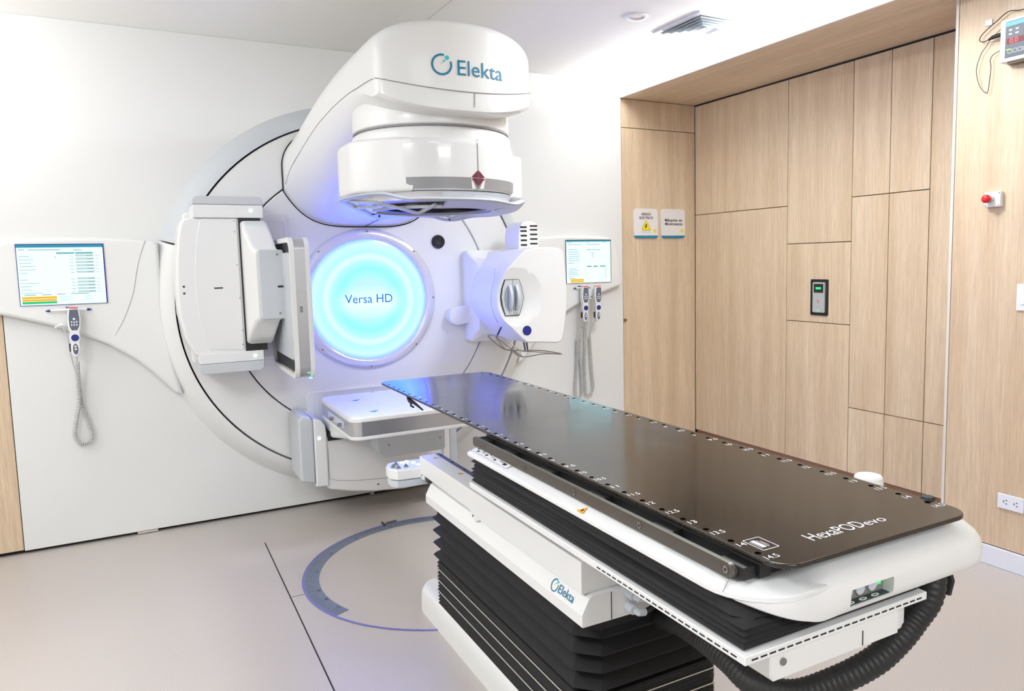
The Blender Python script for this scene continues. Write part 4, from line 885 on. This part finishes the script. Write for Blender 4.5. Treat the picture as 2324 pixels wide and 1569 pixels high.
# corrugated hose
HP = [(.236, -3.55, .82), (.234, -3.590, .785), (.225, -3.603, .752), (.212, -3.604, .716), (.190, -3.590, .673), (.155, -3.580, .634), (.106, -3.560, .589), (.040, -3.520, .545), (-.025, -3.460, .504), (-.062, -3.380, .498), (-.060, -3.300, .510), (-.047, -3.200, .511), (-.02, -3.08, .49), (0, -2.97, .46)]
hp = smooth_path(HP, 30); rr_ = []; P_ = []
L = 0; acc = [0]
for a, b in zip(hp, hp[1:]): acc.append(acc[-1] + (b - a).length)
tot = acc[-1]; nn = int(tot / .0030); j = 0
for q in range(nn + 1):
    s = tot * q / nn
    while j < len(acc) - 2 and acc[j + 1] < s: j += 1
    f = (s - acc[j]) / max(1e-6, acc[j + 1] - acc[j]); P_.append(hp[j].lerp(hp[j + 1], f)); rr_.append((.0290, .0296, .0292, .0276)[q % 4])
obj('cable_hose', tube(P_, rr_, 20), RUBBER, cc, 50, label='thick black corrugated cable hose looping under the near end')
obj('hose_clamp', tube([(.262, -3.585, .79), (.268, -3.61, .775), (.268, -3.618, .75), (.262, -3.615, .72)], .008, 6), BLACK, cc)
obj('small_cable', tube([(.105, -3.60, .765), (.106, -3.602, .742), (.125, -3.60, .728), (.16, -3.57, .735), (.2, -3.52, .75)], .007, 8, smooth=5), BLACK, cc)
obj('cable_ferrule', cyl((.105, -3.602, 0), .0095, .745, .778, 'z', 14, .001), LGREY, cc)
# control pad at the far left of the couch
cp = obj('control_pad', prism([(-.392, -1.70), (-.375, -1.665), (-.35, -1.655), (-.24, -1.665), (-.22, -1.75), (-.24, -1.80), (-.37, -1.785), (-.392, -1.755)], 'z', .605, .648, .006, 3), WHITE, cc, 40, label='small white couch control pad with lit buttons')
obj('pad_base', prism([(-.388, -1.70), (-.372, -1.67), (-.35, -1.66), (-.24, -1.67), (-.22, -1.75), (-.24, -1.795), (-.37, -1.78), (-.388, -1.755)], 'z', .575, .603, .003, 2), LGREY, cp, 40)
for x, y in ((-.372, -1.735), (-.352, -1.705), (-.358, -1.76), (-.325, -1.752)): obj('rocker_key', loft([[(x + a, y + b, .647) for a, b in ((-.009, -.007), (.009, -.007), (.009, .007), (-.009, .007))], [(x + a, y + b, .660) for a, b in ((-.002, -.005), (.002, -.005), (.002, .005), (-.002, .005))]]), mat('key_grey', (120, 125, 140), .5, noise=0), cp)
for x, y in ((-.322, -1.690), (-.315, -1.722), (-.282, -1.715), (-.30, -1.682), (-.275, -1.75)): obj('lit_key', cyl((x, y, 0), .009, .647, .652, 'z', 14, .001), PADL, cp)
obj('pad_arm', box(-.26, -.22, -1.86, -1.72, .60, .63, .004), WHITE, cp)

# ================================================================== SIGNS AND WALL FITTINGS ON THE RIGHT
def sign(x0, x1, z0, z1, label):
    t = thing('wall_sign', label, 'sign', ((x0 + x1) / 2, 0, z0), 'small signs on the oak panel')
    obj('plate', prism(rrect(x0, x1, z0, z1, .028, 6), 'y', -.001, -.012, .002, 1, only='b'), mat('sign_white', (226, 224, 224), .4, noise=0), t)
    P = [(x0 + .028 - .028 * cos(radians(a)), z0 + .028 - .028 * sin(radians(a))) for a in (0, 20, 35)]
    zc = z0 + .022
    P = [(x, z) for x, z in rrect(x0, x1, z0, z1, .028, 10) if z < zc]
    obj('blue_stripe', prism(P, 'y', -.011, -.0132), mat('sign_blue', (10, 124, 160), .4, noise=0), t)
    return t
INK = mat('sign_ink', (70, 62, 64), .6, noise=0)
s1 = sign(2.028, 2.249, 1.598, 1.816, 'white electrical risk sign with a yellow lightning triangle')
s2 = sign(2.280, 2.505, 1.597, 1.815, 'white sign reading Máquina en Movimiento on the oak panel')
def st(p, body, size, cx, z, w, m=INK, bold=0.0008): return obj('lettering', text(body, size, (cx, -.0126, z), (1, 0, 0), (0, 0, 1), 'CENTER', bold=bold, width=w), m, p)
st(s1, 'RIESGO', .026, 2.140, 1.766, .085); st(s1, 'ELÉCTRICO', .026, 2.140, 1.739, .124)
tri = [(2.140 + .043 * cos(radians(a)) * 1.0, 1.684 + .047 * sin(radians(a))) for a in (90, 210, 330)]
def rtri(cx, cz, s, r):
    out = []
    for a in (90, 210, 330):
        px, pz = cx + s * cos(radians(a)), cz + s * sin(radians(a))
        for q in range(6): t = radians(a - 60 + 120 * q / 5); out.append((px + r * cos(t), pz + r * sin(t)))
    return out
obj('warning_triangle', prism(rtri(2.139, 1.681, .036, .009), 'y', -.0118, -.0128), mat('olive_outline', (120, 108, 30), .5, noise=0), s1)
obj('warning_triangle', prism(rtri(2.139, 1.681, .035, .0075), 'y', -.0118, -.0133), YELLOW, s1)
obj('lightning_mark', prism([(2.149, 1.705), (2.135, 1.702), (2.124, 1.681), (2.134, 1.681), (2.126, 1.660), (2.147, 1.688), (2.137, 1.688)][::-1], 'y', -.0130, -.0138), mat('dark_brown_ink', (60, 44, 20), .5, noise=0), s1)
st(s1, 'High Voltage', .012, 2.140, 1.640, .083, mat('faint_ink', (168, 168, 170), .5, noise=0), 0)
st(s2, 'Máquina en', .030, 2.395, 1.722, .165); st(s2, 'Movimiento', .030, 2.397, 1.694, .168)
for p, cx in ((s1, 2.217), (s2, 2.472)):
    obj('yellow_emblem', prism([(cx + .011 * cos(q * pi / 8), 1.652 + .015 * sin(q * pi / 8)) for q in range(16)], 'y', -.0118, -.0128), YELLOW, p)
    obj('yellow_emblem', prism([(cx + .010, 1.655), (cx + .020, 1.662), (cx + .016, 1.648)][::-1], 'y', -.0118, -.0128), YELLOW, p)
kb = thing('wall_knob', 'tiny brown round knob on the left edge of the oak panel', 'bumper', (1.94, -.01, .997))  # small brown knob on the wall
obj('knob', lathe([(0, -.026), (.010, -.024), (.012, -.014), (.006, -.008), (.006, 0)], (1.940, 0, .997), 'y', 16), mat('brown_knob', (128, 92, 62), .4, noise=0), kb)
# laser unit in the recess
lu = thing('laser_unit', 'narrow silver positioning laser set in the square oak panel', 'laser', (2.60, -1.214, 1.06))
obj('frame', frame(rrect(-1.282, -1.146, 1.060, 1.290, .006, 3), rrect(-1.270, -1.158, 1.070, 1.280, .004, 3), 'x', 2.614, 2.606), BLACK, lu)
obj('housing', prism(rrect(-1.262, -1.166, 1.078, 1.272, .008, 3), 'x', 2.616, 2.600, .003, 2), mat('silver_grey_case', (186, 187, 190), .35, .3, noise=0), lu)
obj('frame_back', box(2.612, 2.6135, -1.272, -1.156, 1.068, 1.282), BLACK, lu)
obj('window', box(2.5985, 2.601, -1.252, -1.178, 1.205, 1.262), mat('dark_green_glass', (14, 36, 30), .1, noise=0), lu)
obj('beam_opening', box(2.597, 2.599, -1.235, -1.195, 1.228, 1.240), LEDG, lu)
obj('indicator', box(2.598, 2.6005, -1.220, -1.208, 1.090, 1.096), LEDG, lu)
obj('red_mark', box(2.5995, 2.6003, -1.218, -1.206, 1.140, 1.160), mat('faint_red', (200, 120, 120), .5, noise=0), lu)
# near wall
ds = thing('dose_monitor', 'white wall display box with a red number at the right edge', 'display', (2.15, -2.72, 2.25))
obj('case', box(2.118, 2.176, -2.86, -2.592, 2.250, 2.428, .006, 3), mat('ivory_case', (228, 227, 218), .45, noise=0), ds, 40)
fp = obj('front_panel', box(2.1165, 2.119, -2.845, -2.615, 2.266, 2.416, .001, 1), mat('slate_panel', (58, 66, 80), .4, noise=0), ds)
obj('blue_header', box(2.1158, 2.117, -2.843, -2.617, 2.395, 2.413), mat('header_blue', (70, 160, 185), .4, noise=0), fp)
obj('digit_window', box(2.1155, 2.117, -2.83, -2.622, 2.322, 2.345), mat('dark_red_window', (60, 6, 14), .5, emit=(150, 8, 30), es=.5, noise=0), fp)
obj('digits', text('0.0', .030, (2.1150, -2.634, 2.3235), (0, -1, 0), (0, 0, 1), bold=.0006), LEDRED, fp)
for y in (-2.637, -2.664):
    for z in (2.378, 2.361): obj('key', box(2.1150, 2.117, y - .007, y + .007, z - .003, z + .004, .001, 1), WPRINT, fp)
for k in range(5): obj('key_outline', frame(rrect(-2.628 - k * .021 - .017, -2.628 - k * .021, 2.283, 2.299, .003, 2), rrect(-2.628 - k * .021 - .0158, -2.628 - k * .021 - .0012, 2.2842, 2.2978, .0025, 2), 'x', 2.1166, 2.1158), WPRINT, fp)
obj('green_light', box(2.1150, 2.117, -2.640, -2.622, 2.297, 2.302), em('lime_light', (160, 255, 60), 1.2), fp)
cb = obj('power_cable', tube([(2.160, -2.90, 2.475), (2.160, -2.78, 2.470), (2.160, -2.661, 2.462), (2.16, -2.601, 2.471), (2.16, -2.55, 2.444), (2.16, -2.492, 2.408), (2.16, -2.477, 2.383), (2.16, -2.494, 2.371), (2.155, -2.524, 2.374)], .0022, 6, smooth=6), mat('brown_black_cable', (60, 50, 48), .5, noise=0), ds)
obj('plug', tube([(2.155, -2.515, 2.372), (2.152, -2.528, 2.374), (2.150, -2.545, 2.378), (2.148, -2.592, 2.380)], [.002, .006, .009, .009], 10), BLACK, ds)
obj('sensor_cable', tube([(2.162, -2.575, 2.41), (2.162, -2.527, 2.376), (2.162, -2.509, 2.351), (2.162, -2.484, 2.32), (2.162, -2.466, 2.257), (2.162, -2.482, 2.186), (2.162, -2.517, 2.145), (2.162, -2.527, 2.197), (2.162, -2.531, 2.254), (2.162, -2.527, 2.287), (2.162, -2.544, 2.308), (2.155, -2.592, 2.316)], .0016, 6, smooth=5), MATS['brown_black_cable'], ds)
obj('case_foot', box(2.13, 2.172, -2.80, -2.62, 2.242, 2.250), mat('brown_foot', (110, 92, 78), .5, noise=0), ds)
wp = thing('wall_plate', 'tiny white square cover beside the display box cable', 'plate', (2.17, -2.508, 2.44)); obj('cover', box(2.170, 2.177, -2.524, -2.493, 2.438, 2.464, .002), WHITE, wp)
eb = thing('emergency_button', 'red mushroom emergency button on a small white box', 'button', (2.16, -2.562, 1.64))
obj('box', box(2.152, 2.177, -2.600, -2.527, 1.641, 1.708, .004), WHITE, eb)
obj('collar', cyl((0, -2.558, 1.676), .016, 2.152, 2.140, 'x', 20), LGREY, eb)
obj('mushroom_head', lathe([(0, 2.112), (.012, 2.114), (.0185, 2.120), (.019, 2.130), (.014, 2.140), (0, 2.140)], (0, -2.552, 1.677), 'x', 28), RED, eb, 60)
for y, z in ((-2.593, 1.701), (-2.593, 1.648), (-2.534, 1.648)): obj('screw', cyl((0, y, z), .003, 2.1525, 2.151, 'x', 8), STEEL, eb)
sw = thing('light_switch', 'white light switch plate at the right edge of the oak wall', 'switch', (2.17, -2.71, 1.18)); obj('plate', box(2.168, 2.177, -2.745, -2.675, 1.183, 1.300, .003), WHITE, sw)
obj('rocker', box(2.164, 2.169, -2.725, -2.695, 1.21, 1.27, .002), WHITE2, sw)
ou = thing('wall_outlet', 'white double power outlet low on the oak wall', 'outlet', (2.17, -2.685, .28)); op = obj('plate', box(2.168, 2.177, -2.742, -2.627, .281, .349, .003), mat('outlet_white', (226, 228, 236), .4, noise=0), ou)
for y in (-2.662, -2.708):
    for dy, dz, w, h in ((-.006, .008, .0035, .002), (-.006, -.008, .0035, .002), (.006, 0, .0025, .0035)): obj('socket_slot', box(2.1675, 2.1685, y + dy - w, y + dy + w, .315 + dz - h, .315 + dz + h), DARKINK, op)
# ceiling fittings
cv = thing('ceiling_vent', 'square white air diffuser with nested louvres in the ceiling', 'vent', (1.62, -1.262, CZ))
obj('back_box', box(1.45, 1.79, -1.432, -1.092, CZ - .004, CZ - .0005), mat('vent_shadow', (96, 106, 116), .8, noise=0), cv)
for k in range(6):
    h0 = .20 - k * .034; h1 = h0 - .020
    if h1 < .01: h1 = .0
    R0 = [(1.62 - h0, -1.262 - h0), (1.62 + h0, -1.262 - h0), (1.62 + h0, -1.262 + h0), (1.62 - h0, -1.262 + h0)]
    R1 = [(1.62 - h1, -1.262 - h1), (1.62 + h1, -1.262 - h1), (1.62 + h1, -1.262 + h1), (1.62 - h1, -1.262 + h1)]
    if k == 0: obj('frame', frame(R0, [(1.62 + (x - 1.62) * .86, -1.262 + (y + 1.262) * .86) for x, y in R0], 'z', CZ - .008, CZ - .0005), mat('vent_white', (228, 230, 232), .5, noise=0), cv); continue
    bm = bmesh.new(); A = [bm.verts.new((x, y, CZ - .020)) for x, y in R0]; B = [bm.verts.new((1.62 + (x - 1.62) * (h1 + .008) / h0, -1.262 + (y + 1.262) * (h1 + .008) / h0, CZ - .006)) for x, y in R0]
    for q in range(4): bm.faces.new((A[q], A[(q + 1) % 4], B[(q + 1) % 4], B[q]))
    obj('louvre', bm, MATS['vent_white'], cv)
dl = thing('downlight', 'small round recessed ceiling light beside the air diffuser', 'light', (1.172, -1.252, CZ))
obj('trim_ring', lathe([(.042, -.001), (.044, -.008), (.058, -.007), (.064, -.001)], (1.172, -1.252, CZ), 'z', 40), mat('downlight_white', (225, 225, 228), .5, noise=0), dl)
obj('lens', cyl((1.172, -1.252, CZ), .043, -.004, -.001, 'z', 32), mat('downlight_glass', (206, 204, 206), .3, noise=0), dl)
